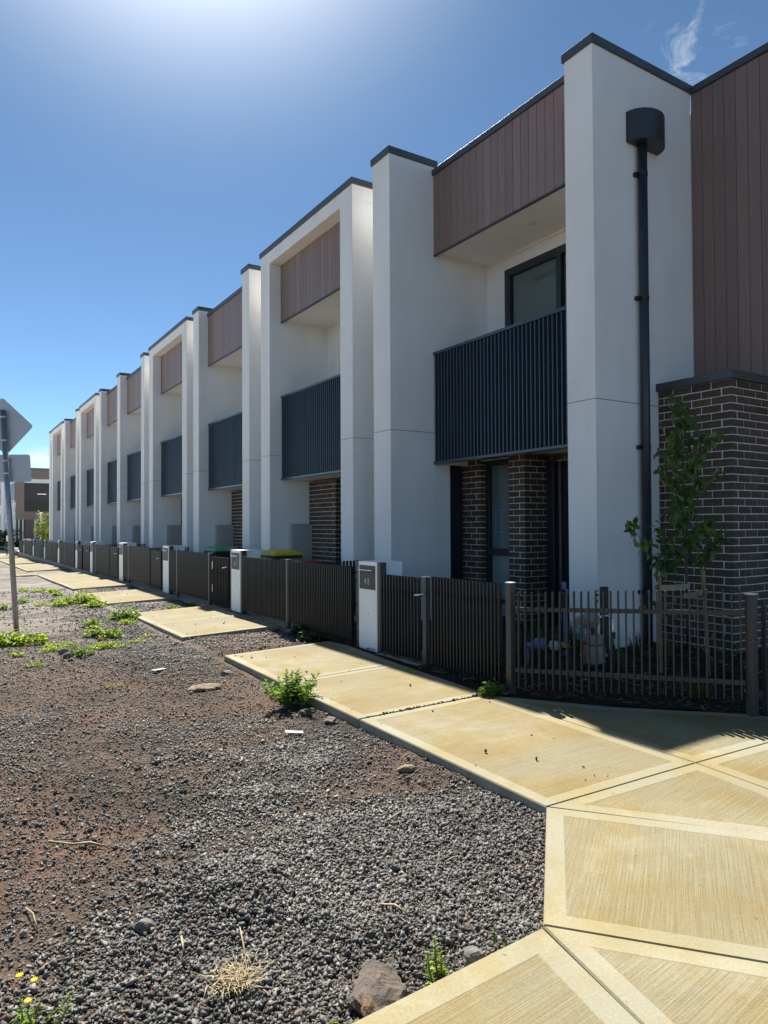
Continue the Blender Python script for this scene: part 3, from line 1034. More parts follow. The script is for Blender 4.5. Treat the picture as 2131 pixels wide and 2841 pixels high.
def house(label, kind, yR, yL, ynext, wR=0.40, wL=0.44, bricks=True, meter=True, back=6.78, share_right=False, yR_in=None):
    h = thing('townhouse', label, 'townhouse', (XF, (yR + yL) / 2, 0), 'terrace of townhouses')
    a, b = (yR_in if yR_in else yR + wR), yL - wL
    if kind == 'frame':
        w = pillar(h, XF, 6.9, yR, yR + wR, top=6.60)
        w2 = pillar(h, XF, 6.9, yL - wL, yL, top=6.60)
        for q in (w, w2):
            for ch in list(q.children):
                if ch.name.startswith('parapet_cap'):
                    bpy.data.objects.remove(ch)
        lt = MB().box(XF, 6.9, yR, yL, 6.601, WALLTOP).build('frame_lintel', M['render_grey'], h, bevel=0.005, seg=2)
        MB().box(XF - 0.025, 6.93, yR - 0.025, yL + 0.025, WALLTOP - 0.045, WALLTOP + 0.055).build('parapet_cap', M['cap_metal'], lt, bevel=0.004)
        cladding(h, 5.735, a + 0.002, b - 0.002, 5.48, 6.599)
    else:
        if not share_right:
            pillar(h, XF, 6.34, yR, yR + wR)
        pillar(h, XF, 6.34, yL - wL, yL)
        cladding(h, 5.735, a + 0.002, b - 0.002, 5.48, 6.70, cap=0.085)
        mb = MB().box(6.341, 6.9, yL - wL, yL, -0.1, 6.6)
        if not share_right:
            mb.box(6.341, 6.9, yR, yR + wR, -0.1, 6.6)
        mb.build('return_wall', M['render_grey'], h)
    balcony(h, 5.74, a + 0.003, b - 0.003)
    soffit(h, 5.79, back, a, b, light=(6.25, (a + b) / 2))
    MB().box(5.812, back, a, b, 2.37, 2.62).build('balcony_slab', M['soffit_white'], h)
    body(h, 6.9, yR, ynext)
    wall_opening(h, 'recess_wall', 'render_grey', back, 6.899, a, b, 2.63, 5.515, (a + 0.25, b - 1.2, 2.75, 5.15))
    window(h, back - 0.012, a + 0.25, b - 1.2, 2.75, 5.15, mullions=((a + b - 0.95) / 2,))
    if bricks:
        bl = 1.12
        brick_pier(h, 6.35, b - bl, bl, 0.46, 0.0, 27)
    else:
        MB().box(6.36, 6.899, b - 1.1, b, 0, 2.36).build('brick_wall', M['far_brick'], h)
    d = MB().box(6.80, 6.86, a + 0.15, b - 1.2, 0, 2.3).build('door', M['door_dark'], h, bevel=0.004)
    MB().tube([(6.77, a + 0.3, 0.9), (6.77, a + 0.3, 1.4)], 0.012).build('handle', M['steel'], d)
    if meter:
        meter_box(h, b - 0.002)
    return h

# --- corner townhouse (its front steps back from its neighbours')
h1 = thing('townhouse', 'end townhouse of the row nearest the corner, with tall downpipe and dark brick base', 'townhouse', (6.2, 7.1, 0), 'terrace of townhouses')
pillar(h1, 6.16, 7.95, 5.33, 5.745, joint=2.85)
pillar(h1, XF, 6.33, 8.49, 8.95)
MB().box(6.331, 7.33, 8.492, 8.948, 2.36, 6.62).build('return_wall', M['render_grey'], h1)
MB().box(6.331, 6.57, 8.492, 8.948, -0.1, 2.359).build('return_wall', M['render_grey'], h1)
cladding(h1, 6.285, 5.747, 8.488, 5.505, 6.70, cap=0.085)
balcony(h1, 6.27, 5.747, 8.487, 2.37, 4.02)
soffit(h1, 6.34, 7.32, 5.747, 8.489, 5.535, light=(6.77, 6.93))
MB().box(6.342, 7.50, 5.747, 8.70, 2.46, 2.68).build('balcony_slab', M['soffit_white'], h1)
wall_opening(h1, 'recess_wall', 'render_white', 7.325, 7.5, 5.747, 8.489, 2.69, 5.53, (6.0, 8.05, 2.8, 5.325))
uw = window(h1, 7.30, 6.0, 8.05, 2.8, 5.325, mullions=(6.95,), fw=0.11, blind=False)
MB().box(7.385, 7.39, 6.02, 8.03, 2.82, 5.30).build('blind', M['curtain'], uw)
MB().box(7.52, 14, 5.75, 9.56, -0.1, 6.62).build('rear_wall', M['render_grey'], h1)
# ground floor: brick piers, narrow window, entry door
brick_pier(h1, 6.92, 7.25, 0.335, 0.59, 0.03, 28)
brick_pier(h1, 6.92, 8.19, 0.62, 0.10, 0.03, 28)
lb = MB().box(6.925, 7.0, 7.59, 8.185, 2.412, 2.458).build('brick_lintel', M['mortar'], h1)
for k in range(3):
    put_brick(lb, 6.92, 6.99, 7.592 + k * 0.2, 7.592 + k * 0.2 + 0.19, 2.42, 2.456)
lb = MB().box(7.405, 7.51, 5.76, 7.36, 2.352, 2.458).build('brick_lintel', M['mortar'], h1)
for k in range(7):
    put_brick(lb, 7.40, 7.5, 5.77 + k * 0.24, 5.77 + k * 0.24 + 0.23, 2.362, 2.455)
gw = window(h1, 7.03, 7.52, 8.23, 0.03, 2.41, blind=False, fw=0.07)
MB().box(7.02, 7.10, 7.59, 8.16, 1.0, 1.10).build('transom', M['frame_metal'], gw)
MB().box(7.115, 7.12, 7.54, 8.20, 1.05, 2.38).build('blind', M['curtain'], gw)
MB().box(7.115, 7.12, 7.54, 8.20, 0.05, 1.05).build('blind', M['soffit_white'], gw)
MB().box(7.105, 7.110, 8.02, 8.035, 0.05, 1.05).build('door_edge', M['soffit_white'], gw)
tp = MB()
tp.box(7.058, 7.060, 8.010, 8.022, 1.335, 1.67).box(7.058, 7.060, 7.80, 8.009, 1.658, 1.67).box(7.058, 7.060, 7.80, 8.009, 1.335, 1.348).box(7.0575, 7.0605, 7.79, 7.803, 1.645, 1.70)
tp.build('masking_tape', M['blue_tape'], gw)
MB().box(6.59, 6.90, 8.60, 8.66, 0.0, 2.45).build('downpipe', M['frame_metal'], h1, bevel=0.01)
MB().box(6.9, 7.6, 8.84, 9.5, 0, 2.45).build('inner_wall', M['render_grey'], h1)
MB().box(7.32, 7.42, 7.10, 7.24, 0.0, 2.35).build('door_frame', M['frame_metal'], h1, bevel=0.006)
ed = MB().box(7.46, 7.515, 5.77, 7.10, 0.0, 2.35).build('door', M['door_dark'], h1, bevel=0.006)
MB().tube([(7.43, 5.95, 0.85), (7.43, 5.95, 1.45)], 0.014).build('handle', M['steel'], ed)
# side: brick base, cladding above, rainwater head and downpipe
gb = brick_pier(h1, 7.24, 4.412, 0.905, 0.83, 0.005, 35)
MB().box(7.2, 8.6, 4.372, 5.328, 3.019, 3.11).build('flashing_cap', M['cap_metal'], gb, bevel=0.004)
cl2 = cladding(h1, 7.955, 3.0, 5.328, 3.112, 6.82, pitch=0.1485, cap=0.09, thick=0.022)
MB().box(8.04, 14, 3.0, 5.745, 3.112, 6.62).build('rear_wall', M['render_grey'], h1)
MB().box(8.08, 14, 4.45, 5.329, -0.1, 3.0).build('rear_wall', M['render_grey'], h1)
MB().box(7.96, 14.0, 5.331, 5.745, -0.1, 6.62).build('rear_wall', M['render_grey'], h1)
# half-round rainwater head
mb = MB()
cx_, rr = 7.005, 0.285
arc = [(cx_ - rr + 2 * rr * (1 - math.cos(math.pi * k / 14)) / 2, 5.329 - 0.235 * math.sin(math.pi * k / 14)) for k in range(15)]
mb.prism(arc, 5.87, 6.225)
dp = mb.build('rainwater_head', M['pipe_metal'], h1, bevel=0.003)
mb = MB().tube([(6.925, 5.262, 5.868), (6.925, 5.262, 0.02)], 0.052, 16)
pipe = mb.build('downpipe', M['pipe_metal'], h1, smooth=True)
for z in (5.52, 4.07, 2.34, 0.67):
    mb = MB().box(6.835, 6.87, 5.285, 5.328, z - 0.022, z + 0.022).tube([(6.925, 5.262, z - 0.022), (6.925, 5.262, z + 0.022)], 0.056, 16)
    mb.box(6.85, 6.90, 5.30, 5.328, z - 0.014, z + 0.014)
    mb.build('pipe_bracket', M['black_plastic'], pipe)

house('townhouse with a square portal frame, second from the near corner, yellow lidded bin before it', 'frame', 9.57, 13.27, 13.9)
house('third townhouse from the near corner, pillars and open cladding top, behind the green lidded bin', 'pillar', 13.9, 17.69, 18.25)
house('fourth townhouse from the near corner, with a square portal frame', 'frame', 18.25, 22.09, 22.7)
house('fifth townhouse from the near corner, right half of the pair sharing a middle pillar', 'pillar', 22.7, 26.62, 26.62, wL=0.5, bricks=False)
house('sixth townhouse from the near corner, left half of the pair sharing a middle pillar', 'pillar', 26.62, 29.92, 30.62, wL=0.36, bricks=False, share_right=True, yR_in=26.622)
house('seventh townhouse from the near corner, with a square portal frame', 'frame', 30.62, 34.55, 35.14, bricks=False)
house('eighth townhouse from the near corner, pillars and open cladding top', 'pillar', 35.14, 39.12, 39.82, bricks=False)
house('ninth townhouse from the near corner, the farthest square portal frame', 'frame', 39.82, 43.63, 44.05, bricks=False)
h10 = thing('townhouse', 'farthest end wall of the terrace, a narrow pillar against the sky', 'townhouse', (XF, 44.4, 0), 'terrace of townhouses')
pillar(h10, XF, 6.9, 44.06, 44.62)
body(h10, 6.9, 44.05, 44.62)

# ------------------------------------------------------------------ fences, gates, letterboxes
FX = 4.17

def gy0(y):
    return 0.046 - 0.0095 * max(0, y - 18)

def slats(parent, y0, y1, zb, zt, pitch, x=FX, single=True, depth=0.045, thick=0.013):
    n = max(1, round((y1 - y0) / pitch))
    st = (y1 - y0) / n
    if single:
        me = MB().box(-depth / 2, depth / 2, -thick / 2, thick / 2, zb, zt).mesh('slat', M['fence_metal'], bevel=0.002)
        for i in range(n):
            place('slat', me, parent, Matrix.Translation((x, y0 + (i + 0.5) * st, 0)))
    else:
        mb = MB()
        for i in range(n):
            yy = y0 + (i + 0.5) * st
            mb.box(x - depth / 2, x + depth / 2, yy - thick / 2, yy + thick / 2, zb, zt)
        o = mb.build('slat', M['fence_metal'], parent)
        o['kind'] = 'stuff'

def post(parent, x, y, z0, z1, w=0.065, name='post'):
    o = MB().box(x - w / 2, x + w / 2, y - w / 2, y + w / 2, z0, z1).build(name, M['post_metal'], parent, bevel=0.004)
    MB().box(x - w / 2 - 0.002, x + w / 2 + 0.002, y - w / 2 - 0.002, y + w / 2 + 0.002, z1 + 0.001, z1 + 0.008).build('post_cap', M['silver'], o)
    return o

def rails(parent, y0, y1, zs, x=FX + 0.04):
    for z in zs:
        MB().box(x - 0.014, x + 0.02, y0, y1, z - 0.018, z + 0.018).build('rail', M['fence_metal'], parent)

def digit(mb, ch, x, yc, zc, w, h, t=0.0055):
    """thin stroke numerals facing the street; +y is to the viewer's left"""
    P = []
    if ch == '4':
        P = [[(-0.15, -1), (-0.15, 1)] if False else [(0.45, -1), (0.45, 1), (-1, -0.35), (1, -0.35)]]
    elif ch == '8':
        for cz, rz, ry in ((0.5, 0.5, 0.72), (-0.48, 0.52, 0.9)):
            P.append([(ry * math.cos(2 * math.pi * k / 18), cz + rz * math.sin(2 * math.pi * k / 18)) for k in range(19)])
    elif ch == '0':
        P.append([(0.85 * math.cos(2 * math.pi * k / 20), math.sin(2 * math.pi * k / 20)) for k in range(21)])
    elif ch == '5':
        P.append([(0.8, 1), (-0.65, 1), (-0.75, 0.1), (0.1, 0.25), (0.8, -0.1), (0.85, -0.55), (0.35, -1), (-0.4, -1), (-0.85, -0.7)])
    for path in P:
        for (a, b), (c_, d) in zip(path[:-1], path[1:]):
            p0, p1 = Vector((x, yc - a * w, zc + b * h)), Vector((x, yc - c_ * w, zc + d * h))
            mb.tube([p0, p1], t / 2, 6)

LETTER = {}

def letterbox(label, y0, y1, number=None, dz=None, group='letterbox pillars along the front fence'):
    dz = gy0((y0 + y1) / 2) - 0.046 if dz is None else dz
    L = thing('letterbox', label, 'letterbox', (FX, (y0 + y1) / 2, 0.03 + dz), group)
    zt = 1.04 + dz
    zb = 0.03 + dz
    mb = MB().box(FX, FX + 0.2, y0, y1, zb, zt)
    b = mb.build('pillar_body', M['silver'], L, bevel=0.004)
    MB().box(FX - 0.004, FX - 0.0005, y0 + 0.03, y1 - 0.025, 0.723 + dz, 0.995 + dz).build('face_plate', M['plate_dark'], L)
    MB().box(FX - 0.0065, FX - 0.0045, y0 + 0.075, y1 - 0.05, 0.905 + dz, 0.935 + dz).build('slot', M['black_plastic'], L)
    MB().box(FX - 0.026, FX - 0.0045, y0 + 0.07, y1 - 0.028, 0.937 + dz, 0.946 + dz).build('slot_flap', M['steel'], L, bevel=0.002)
    for yy in (y0 - 0.062, y1 + 0.004):
        MB().box(FX + 0.005, FX + 0.09, yy, yy + 0.058, zb - 0.02, zt - 0.002).build('side_post', M['post_metal'], L, bevel=0.003)
    MB().box(FX + 0.20, FX + 0.36, y0 + 0.02, y1 - 0.02, 0.55 + dz, zt - 0.001).build('mail_box', M['silver'], L, bevel=0.004)
    MB().tube([(FX - 0.003, (y0 + y1) / 2 - 0.02, 0.448 + dz), (FX + 0.001, (y0 + y1) / 2 - 0.02, 0.448 + dz)], 0.006, 8).build('lock', M['plate_dark'], L)
    if number:
        mb = MB()
        yc = (y0 + y1) / 2 + 0.005
        digit(mb, number[0], FX - 0.006, yc + 0.033, 0.815 + dz, 0.019, 0.034)
        digit(mb, number[1], FX - 0.006, yc - 0.033, 0.815 + dz, 0.019, 0.034)
        mb.build('house_number', M['numeral_white'], L)
    return L

def gate(label, y0, y1, pitch=0.056, handle_y=None, single=True, hinges=None):
    dz = gy0((y0 + y1) / 2) - 0.046
    g = thing('gate', label, 'gate', (FX, (y0 + y1) / 2, 0.06 + dz), 'slatted gates in the front fence')
    slats(g, y0, y1, 0.075 + dz, 0.915 + dz, pitch, single=single)
    rails(g, y0, y1, (0.22 + dz, 0.74 + dz), FX + 0.045)
    if handle_y is not None:
        mb = MB().tube([(FX + 0.02, handle_y, 0.76 + dz), (FX - 0.05, handle_y, 0.76 + dz), (FX - 0.06, handle_y + 0.05, 0.75 + dz), (FX - 0.062, handle_y + 0.115, 0.742 + dz)], [0.008, 0.008, 0.009, 0.012], 8)
        mb.build('lever_handle', M['steel'], g, smooth=True)
    if hinges:
        for z in (0.30, 0.70):
            MB().box(FX - 0.03, FX - 0.024, hinges - 0.012, hinges + 0.012, z + dz, z + 0.13 + dz).build('hinge', M['steel'], g)
    return g

def fence(label, y0, y1, posts=(), pitch=0.048, single=True, zt=0.965, zb=0.11):
    dz = gy0((y0 + y1) / 2) - 0.046
    f = thing('front_fence', label, 'fence', (FX, (y0 + y1) / 2, 0.05 + dz), 'slatted front fence panels')
    cuts = [y0] + sorted(posts) + [y1]
    for a, b in zip(cuts[:-1], cuts[1:]):
        slats(f, a + 0.025, b - 0.025, zb + dz, zt + dz, pitch, single=single)
    for y in posts:
        post(f, FX, y, 0.0 + dz, zt + 0.012 + dz, 0.055)
    rails(f, y0, y1, (zb + 0.12 + dz, zt - 0.16 + dz))
    return f

letterbox('nearest letterbox pillar, white front with black plate numbered 48', 6.735, 7.135, '48', 0.0)
letterbox('second letterbox pillar from the corner, beside the green lidded bin', 10.94, 11.35, '50', 0.02)
letterbox('third letterbox pillar from the near corner', 15.12, 15.55)
letterbox('fourth letterbox pillar from the near corner', 19.45, 19.90)
letterbox('fifth letterbox pillar from the near corner', 23.72, 24.14)
letterbox('sixth letterbox pillar from the near corner, just beyond a gate with levers', 26.52, 26.94)
letterbox('seventh letterbox pillar from the near corner', 30.77, 31.22)
letterbox('eighth letterbox pillar from the near corner', 35.1, 35.52)
letterbox('ninth letterbox pillar from the near corner', 39.45, 39.95)
letterbox('tenth and farthest letterbox pillar, by the end of the fence', 44.0, 44.4)

gate('nearest slatted gate with a silver lever, right of the pillar numbered 48', 5.89, 6.64, handle_y=5.79)
fn = fence('short slatted fence panel between the nearest gate and the corner post', 4.64, 5.72, pitch=0.049, zt=0.94, zb=0.075)
post(fn, FX, 5.79, 0.0, 0.93, 0.06)
fence('long slatted fence panel in front of the yellow lidded bin', 7.24, 10.87, (9.08,), pitch=0.047)
gate('slatted gate before the green lidded bin, with silver hinges', 11.44, 12.34, pitch=0.075, handle_y=11.48, hinges=12.22)
f3 = fence('slatted fence panel between the green lidded bin and the third letterbox', 12.40, 15.05, (14.42,), pitch=0.047)
post(f3, FX, 12.41, 0.0, 0.965, 0.06)
gate('slatted gate left of the third letterbox', 15.64, 16.5, pitch=0.048, handle_y=15.72, single=False)
fence('slatted fence panel ending at the fourth letterbox', 16.56, 19.38, (18.7,), single=False)
gate('slatted gate left of the fourth letterbox', 19.98, 20.95, pitch=0.048, handle_y=20.02, single=False)
fence('slatted fence panel ending at the fifth letterbox', 21.0, 23.64, (23.08,), single=False)
gate('slatted gate left of the fifth letterbox', 24.2, 25.2, pitch=0.048, handle_y=24.25, single=False)
gate('slatted gate right of the sixth letterbox', 25.5, 26.42, pitch=0.048, handle_y=25.55, single=False)
fence('slatted fence panel between the sixth and seventh letterboxes', 27.02, 30.7, (29.2,), single=False)
fence('slatted fence panel between the seventh and eighth letterboxes', 31.3, 35.02, (33.45,), single=False)
fence('slatted fence panel between the eighth and ninth letterboxes', 35.6, 39.38, (37.2,), single=False)
fence('slatted fence panel between the ninth and farthest letterboxes', 40.05, 43.92, (42.0,), single=False)
fence('short slatted panel at the far end of the front fence', 44.48, 46.6, (), single=False)

def divider(label, y, x1=5.48):
    d = thing('dividing_fence', label, 'fence', (4.9, y, 0), 'fences dividing the front yards')
    mb = MB()
    n = 20
    for i in range(n):
        x = 4.30 + (x1 - 4.30) * (i + 0.5) / n
        mb.box(x - 0.019, x + 0.019, y - 0.006, y + 0.006, 0.1, 0.925)
    o = mb.build('slat', M['fence_metal'], d)
    o['kind'] = 'stuff'
    MB().box(4.30, x1, y + 0.007, y + 0.03, 0.72, 0.76).build('rail', M['fence_metal'], d)
    MB().box(4.30, x1, y + 0.007, y + 0.03, 0.24, 0.28).build('rail', M['fence_metal'], d)

for i, (y, w) in enumerate(((9.26, 'nearest'), (13.6, 'second'), (17.97, 'third'), (22.4, 'fourth'))):
    divider('%s slatted fence dividing two front yards, counted from the corner' % w, y)

# splayed corner fence
A, B = Vector((4.09, 4.47)), Vector((5.02, 2.93))
T = (B - A)
SL = T.length
T.normalize()
corner = thing('corner_fence', 'open bar fence cutting the corner in front of the staked tree', 'fence', (4.55, 3.7, 0))
post(corner, A.x, A.y, 0.0, 0.96, 0.06)
post(corner, B.x, B.y, 0.0, 0.935, 0.062)
for z in (0.235, 0.742):
    a, b = A + T * 0.04, B - T * 0.045
    n = Vector((-T.y, T.x)) * 0.013
    q = [a - n, b - n, b + n, a + n]
    zz = [z, z + 0.055, z + 0.055, z]
    MB().add([(p.x, p.y, zz[i] - 0.017) for i, p in enumerate(q)] + [(p.x, p.y, zz[i] + 0.017) for i, p in enumerate(q)],
             [(0, 3, 2, 1), (4, 5, 6, 7), (0, 1, 5, 4), (1, 2, 6, 5), (2, 3, 7, 6), (3, 0, 4, 7)]).build('rail', M['post_metal'], corner)
ang = math.atan2(T.y, T.x)
bar = MB().box(-0.0055, 0.0055, -0.021, 0.021, 0, 0.80).mesh('bar', M['post_metal'], bevel=0.002)
nb = 30
for i in range(nb):
    s = 0.075 + (SL - 0.145) * i / (nb - 1)
    pp = A + T * s - Vector((-T.y, T.x)) * 0.02
    place('bar', bar, corner, Matrix.Translation((pp.x, pp.y, 0.085 + 0.05 * s)) @ Matrix.Rotation(ang + random.uniform(-0.03, 0.03), 4, 'Z'))
side = thing('side_fence', 'open bar fence running off past the right edge, right of the corner fence', 'fence', (5.5, 2.85, 0))
for z in (0.20, 0.70):
    MB().obox((5.07, 2.93), (7.4, 2.55), 0.026, (z - 0.017, z + 0.017)).build('rail', M['post_metal'], side)
for i in range(16):
    t = i / 15
    place('bar', bar, side, Matrix.Translation((5.14 + 2.1 * t, 2.905 - 0.35 * t, 0.05)) @ Matrix.Rotation(rad(-9), 4, 'Z'))

# ------------------------------------------------------------------ wheelie bins
def bin_(label, x, y, rot, lid, zl=0.93):
    b = thing('wheelie_bin', label, 'bin', (x, y, 0.02), 'wheelie bins behind the fence')
    W = Matrix.Translation((x, y, 0.02)) @ Matrix.Rotation(rot, 4, 'Z')
    mb = MB()
    lo, hi = 0.21, 0.28
    mb.add([(-lo, -lo, 0.06), (lo, -lo, 0.06), (lo, lo, 0.06), (-lo, lo, 0.06), (-hi, -hi - 0.03, zl - 0.06), (hi, -hi - 0.03, zl - 0.06), (hi, hi + 0.03, zl - 0.06), (-hi, hi + 0.03, zl - 0.06)],
           [(0, 3, 2, 1), (4, 5, 6, 7), (0, 1, 5, 4), (1, 2, 6, 5), (2, 3, 7, 6), (3, 0, 4, 7)])
    mb.build('bin_body', M['bin_green'], b, bevel=0.02, world=W, seg=2)
    mb = MB()
    w, d = 0.295, 0.345
    mb.add([(-w, -d, zl - 0.055), (w, -d, zl - 0.055), (w, d - 0.04, zl - 0.055), (-w, d - 0.04, zl - 0.055), (-w + 0.05, -d + 0.06, zl + 0.005), (w - 0.05, -d + 0.06, zl + 0.005), (w - 0.04, d - 0.1, zl + 0.03), (-w + 0.04, d - 0.1, zl + 0.03)],
           [(0, 3, 2, 1), (4, 5, 6, 7), (0, 1, 5, 4), (1, 2, 6, 5), (2, 3, 7, 6), (3, 0, 4, 7)])
    mb.build('lid', M[lid], b, bevel=0.018, world=W, seg=2)
    MB().tube([(-0.2, d + 0.02, zl - 0.02), (0.2, d + 0.02, zl - 0.02)], 0.018, 10).tube([(-0.2, d + 0.02, zl - 0.02), (-0.2, d - 0.08, zl - 0.05)], 0.016, 8).tube([(0.2, d + 0.02, zl - 0.02), (0.2, d - 0.08, zl - 0.05)], 0.016, 8).build('handle', M['black_plastic'], b, world=W)
    for s in (-1, 1):
        MB().tube([(s * 0.23, 0.22, 0.09), (s * 0.28, 0.22, 0.09)], 0.09, 16).build('wheel', M['black_plastic'], b, world=W)

bin_('yellow lidded wheelie bin behind the long fence panel', 5.0, 11.25, rad(6), 'lid_yellow', 0.99)
bin_('dark red lidded wheelie bin right of the yellow one', 5.0, 10.42, rad(-4), 'lid_red', 0.865)
bin_('green lidded wheelie bin behind the gate with silver hinges', 4.95, 14.0, rad(3), 'lid_green', 0.985)

# ------------------------------------------------------------------ plants
def leaf_pts(L, W, fold=0.25, droop=0.2):
    return [(0, 0, 0), (0.45 * L, W / 2, fold * W), (0.45 * L, -W / 2, fold * W), (0.5 * L, 0, 0), (L, 0, -droop * L)]

LEAF_F = [(0, 3, 1), (0, 2, 3), (1, 3, 4), (3, 2, 4)]

def add_leaf(mb, pos, direction, L, W, roll=None, fold=0.3, droop=0.2):
    d = Vector(direction).normalized()
    up = Vector((0, 0, 1))
    s = d.cross(up)
    if s.length < 1e-3:
        s = Vector((1, 0, 0))
    s.normalize()
    u = s.cross(d)
    if roll is None:
        roll = random.gauss(0, 0.5)
    s2 = s * math.cos(roll) + u * math.sin(roll)
    u2_ = -s * math.sin(roll) + u * math.cos(roll)
    pos = Vector(pos)
    mb.add([pos + d * a + s2 * b + u2_ * c for a, b, c in leaf_pts(L, W, fold, droop)], LEAF_F)

def on_earth(x, y):
    return float(earth_z(np.array([x]), np.array([y]))[0])

def low_weed(label, x, y, rad_, h, n, ls, mat='leaf_bright', seed=0, z=None, aspect=1.0, group='weed clumps on the verge', name='weed_clump'):
    random.seed(seed + 100)
    z = on_earth(x, y) if z is None else z
    t = thing(name, label, 'weed', (x, y, z), group)
    mb, st = MB(), MB()
    lumps = [(random.uniform(-0.6, 0.6) * rad_, random.uniform(-0.6, 0.6) * rad_ * aspect, random.uniform(0.35, 0.65) * rad_, random.uniform(0.6, 1.0) * h) for _ in range(max(3, int(rad_ * 22)))]
    for i in range(n):
        lx, ly, lr, lh = lumps[min(len(lumps) - 1, int(len(lumps) * random.random() ** 1.6))]
        a = random.uniform(0, 2 * math.pi)
        q = math.sqrt(random.random())
        px, py = x + lx + lr * q * math.cos(a), y + ly + lr * q * math.sin(a)
        gz = (on_earth(px, py) if z < 0.02 else z)
        pz = gz + 0.006 + lh * (1 - q * q) * random.uniform(0.15, 1.0) ** 1.2
        el = random.uniform(-0.1, 0.9)
        d = (math.cos(a) * math.cos(el), math.sin(a) * math.cos(el), math.sin(el))
        s = ls * random.uniform(0.6, 1.3)
        add_leaf(mb, (px, py, pz), d, s, s * random.uniform(0.42, 0.7))
        if i % 9 == 0:
            st.tube([(x + lx, y + ly, gz), ((x + lx + px) / 2, (y + ly + py) / 2, gz + (pz - gz) * 0.6), (px, py, pz)], 0.003, 4, False)
    st.build('stems', M['stem_green'], t)
    o = mb.build('foliage', M[mat], t)
    return t

def bushy_weed(label, x, y, h, nst, ls, mat, seed=0, z=None, spread=0.5, name='weed_plant', group='weed clumps on the verge', cat='weed', dens=26):
    random.seed(seed + 500)
    z = on_earth(x, y) if z is None else z
    t = thing(name, label, cat, (x, y, z), group)
    mb, st = MB(), MB()
    for k in range(nst):
        a = random.uniform(0, 2 * math.pi)
        sp = random.random() ** 0.7 * spread
        hh = h * random.uniform(0.55, 1.0) * (1 - 0.3 * sp / max(spread, 0.01))
        base = Vector((x + random.uniform(-0.04, 0.04), y + random.uniform(-0.04, 0.04), z - 0.01))
        tip = base + Vector((math.cos(a) * sp * h, math.sin(a) * sp * h, hh))
        mid = (base + tip) / 2 + Vector((math.cos(a), math.sin(a), 0)) * sp * h * 0.2
        pts = [base, mid, tip]
        st.tube(pts, [0.0045, 0.0035, 0.0018], 5)
        nl = int(dens * random.uniform(0.7, 1.1))
        for i in range(nl):
            u = 0.12 + 0.88 * (i + random.random()) / nl
            p = base.lerp(mid, u * 2) if u < 0.5 else mid.lerp(tip, u * 2 - 1)
            b = i * 2.4 + random.uniform(-0.5, 0.5)
            el = random.uniform(0.1, 0.8) + (0.5 if u > 0.93 else 0)
            L = ls * (1.15 - 0.6 * u) * random.uniform(0.75, 1.25)
            add_leaf(mb, p, (math.cos(b) * math.cos(el), math.sin(b) * math.cos(el), math.sin(el)), L, L * 0.46)
    st.build('stems', M['stem_green'], t)
    mb.build('foliage', M[mat], t)
    return t

bushy_weed('leafy green weed growing over the edge of the nearest path slabs', 2.56, 5.50, 0.37, 34, 0.074, 'leaf_weed', 3, spread=0.8, dens=34)
bushy_weed('tall thin yellow green weed beside the rust coloured rock', 1.44, 1.93, 0.24, 3, 0.026, 'leaf_bright', 8, spread=0.22, dens=46)
bushy_weed('small sprig of weed against the concrete corner, right of the small grey rock', 1.70, 1.93, 0.13, 3, 0.020, 'leaf_weed', 9, spread=0.4, dens=26)
bushy_weed('small pale weed at the bottom edge of the path concrete', 1.03, 1.89, 0.07, 5, 0.032, 'leaf_bright', 10, spread=0.9, dens=6)
wy = bushy_weed('weed with yellow daisy flowers in the bottom left corner', 0.235, 2.33, 0.13, 8, 0.026, 'leaf_bright', 12, spread=0.7, dens=13, name='flowering_weed')
random.seed(77)
for k in range(3):
    a = random.uniform(0, 6.28)
    px, py, pz = 0.235 + 0.055 * math.cos(a) - 0.02, 2.33 + 0.05 * math.sin(a), on_earth(0.235, 2.33) + random.uniform(0.10, 0.15)
    mb = MB()
    for q in range(11):
        b = q * 2 * math.pi / 11
        add_leaf(mb, (px, py, pz), (math.cos(b), math.sin(b), 0.9), 0.015, 0.007, 0)
    mb.lathe([(0.0, 0.006), (0.006, 0.004), (0.008, 0.0)], (px, py, pz), 8)
    mb.build('flower', M['petal_yellow'], wy)

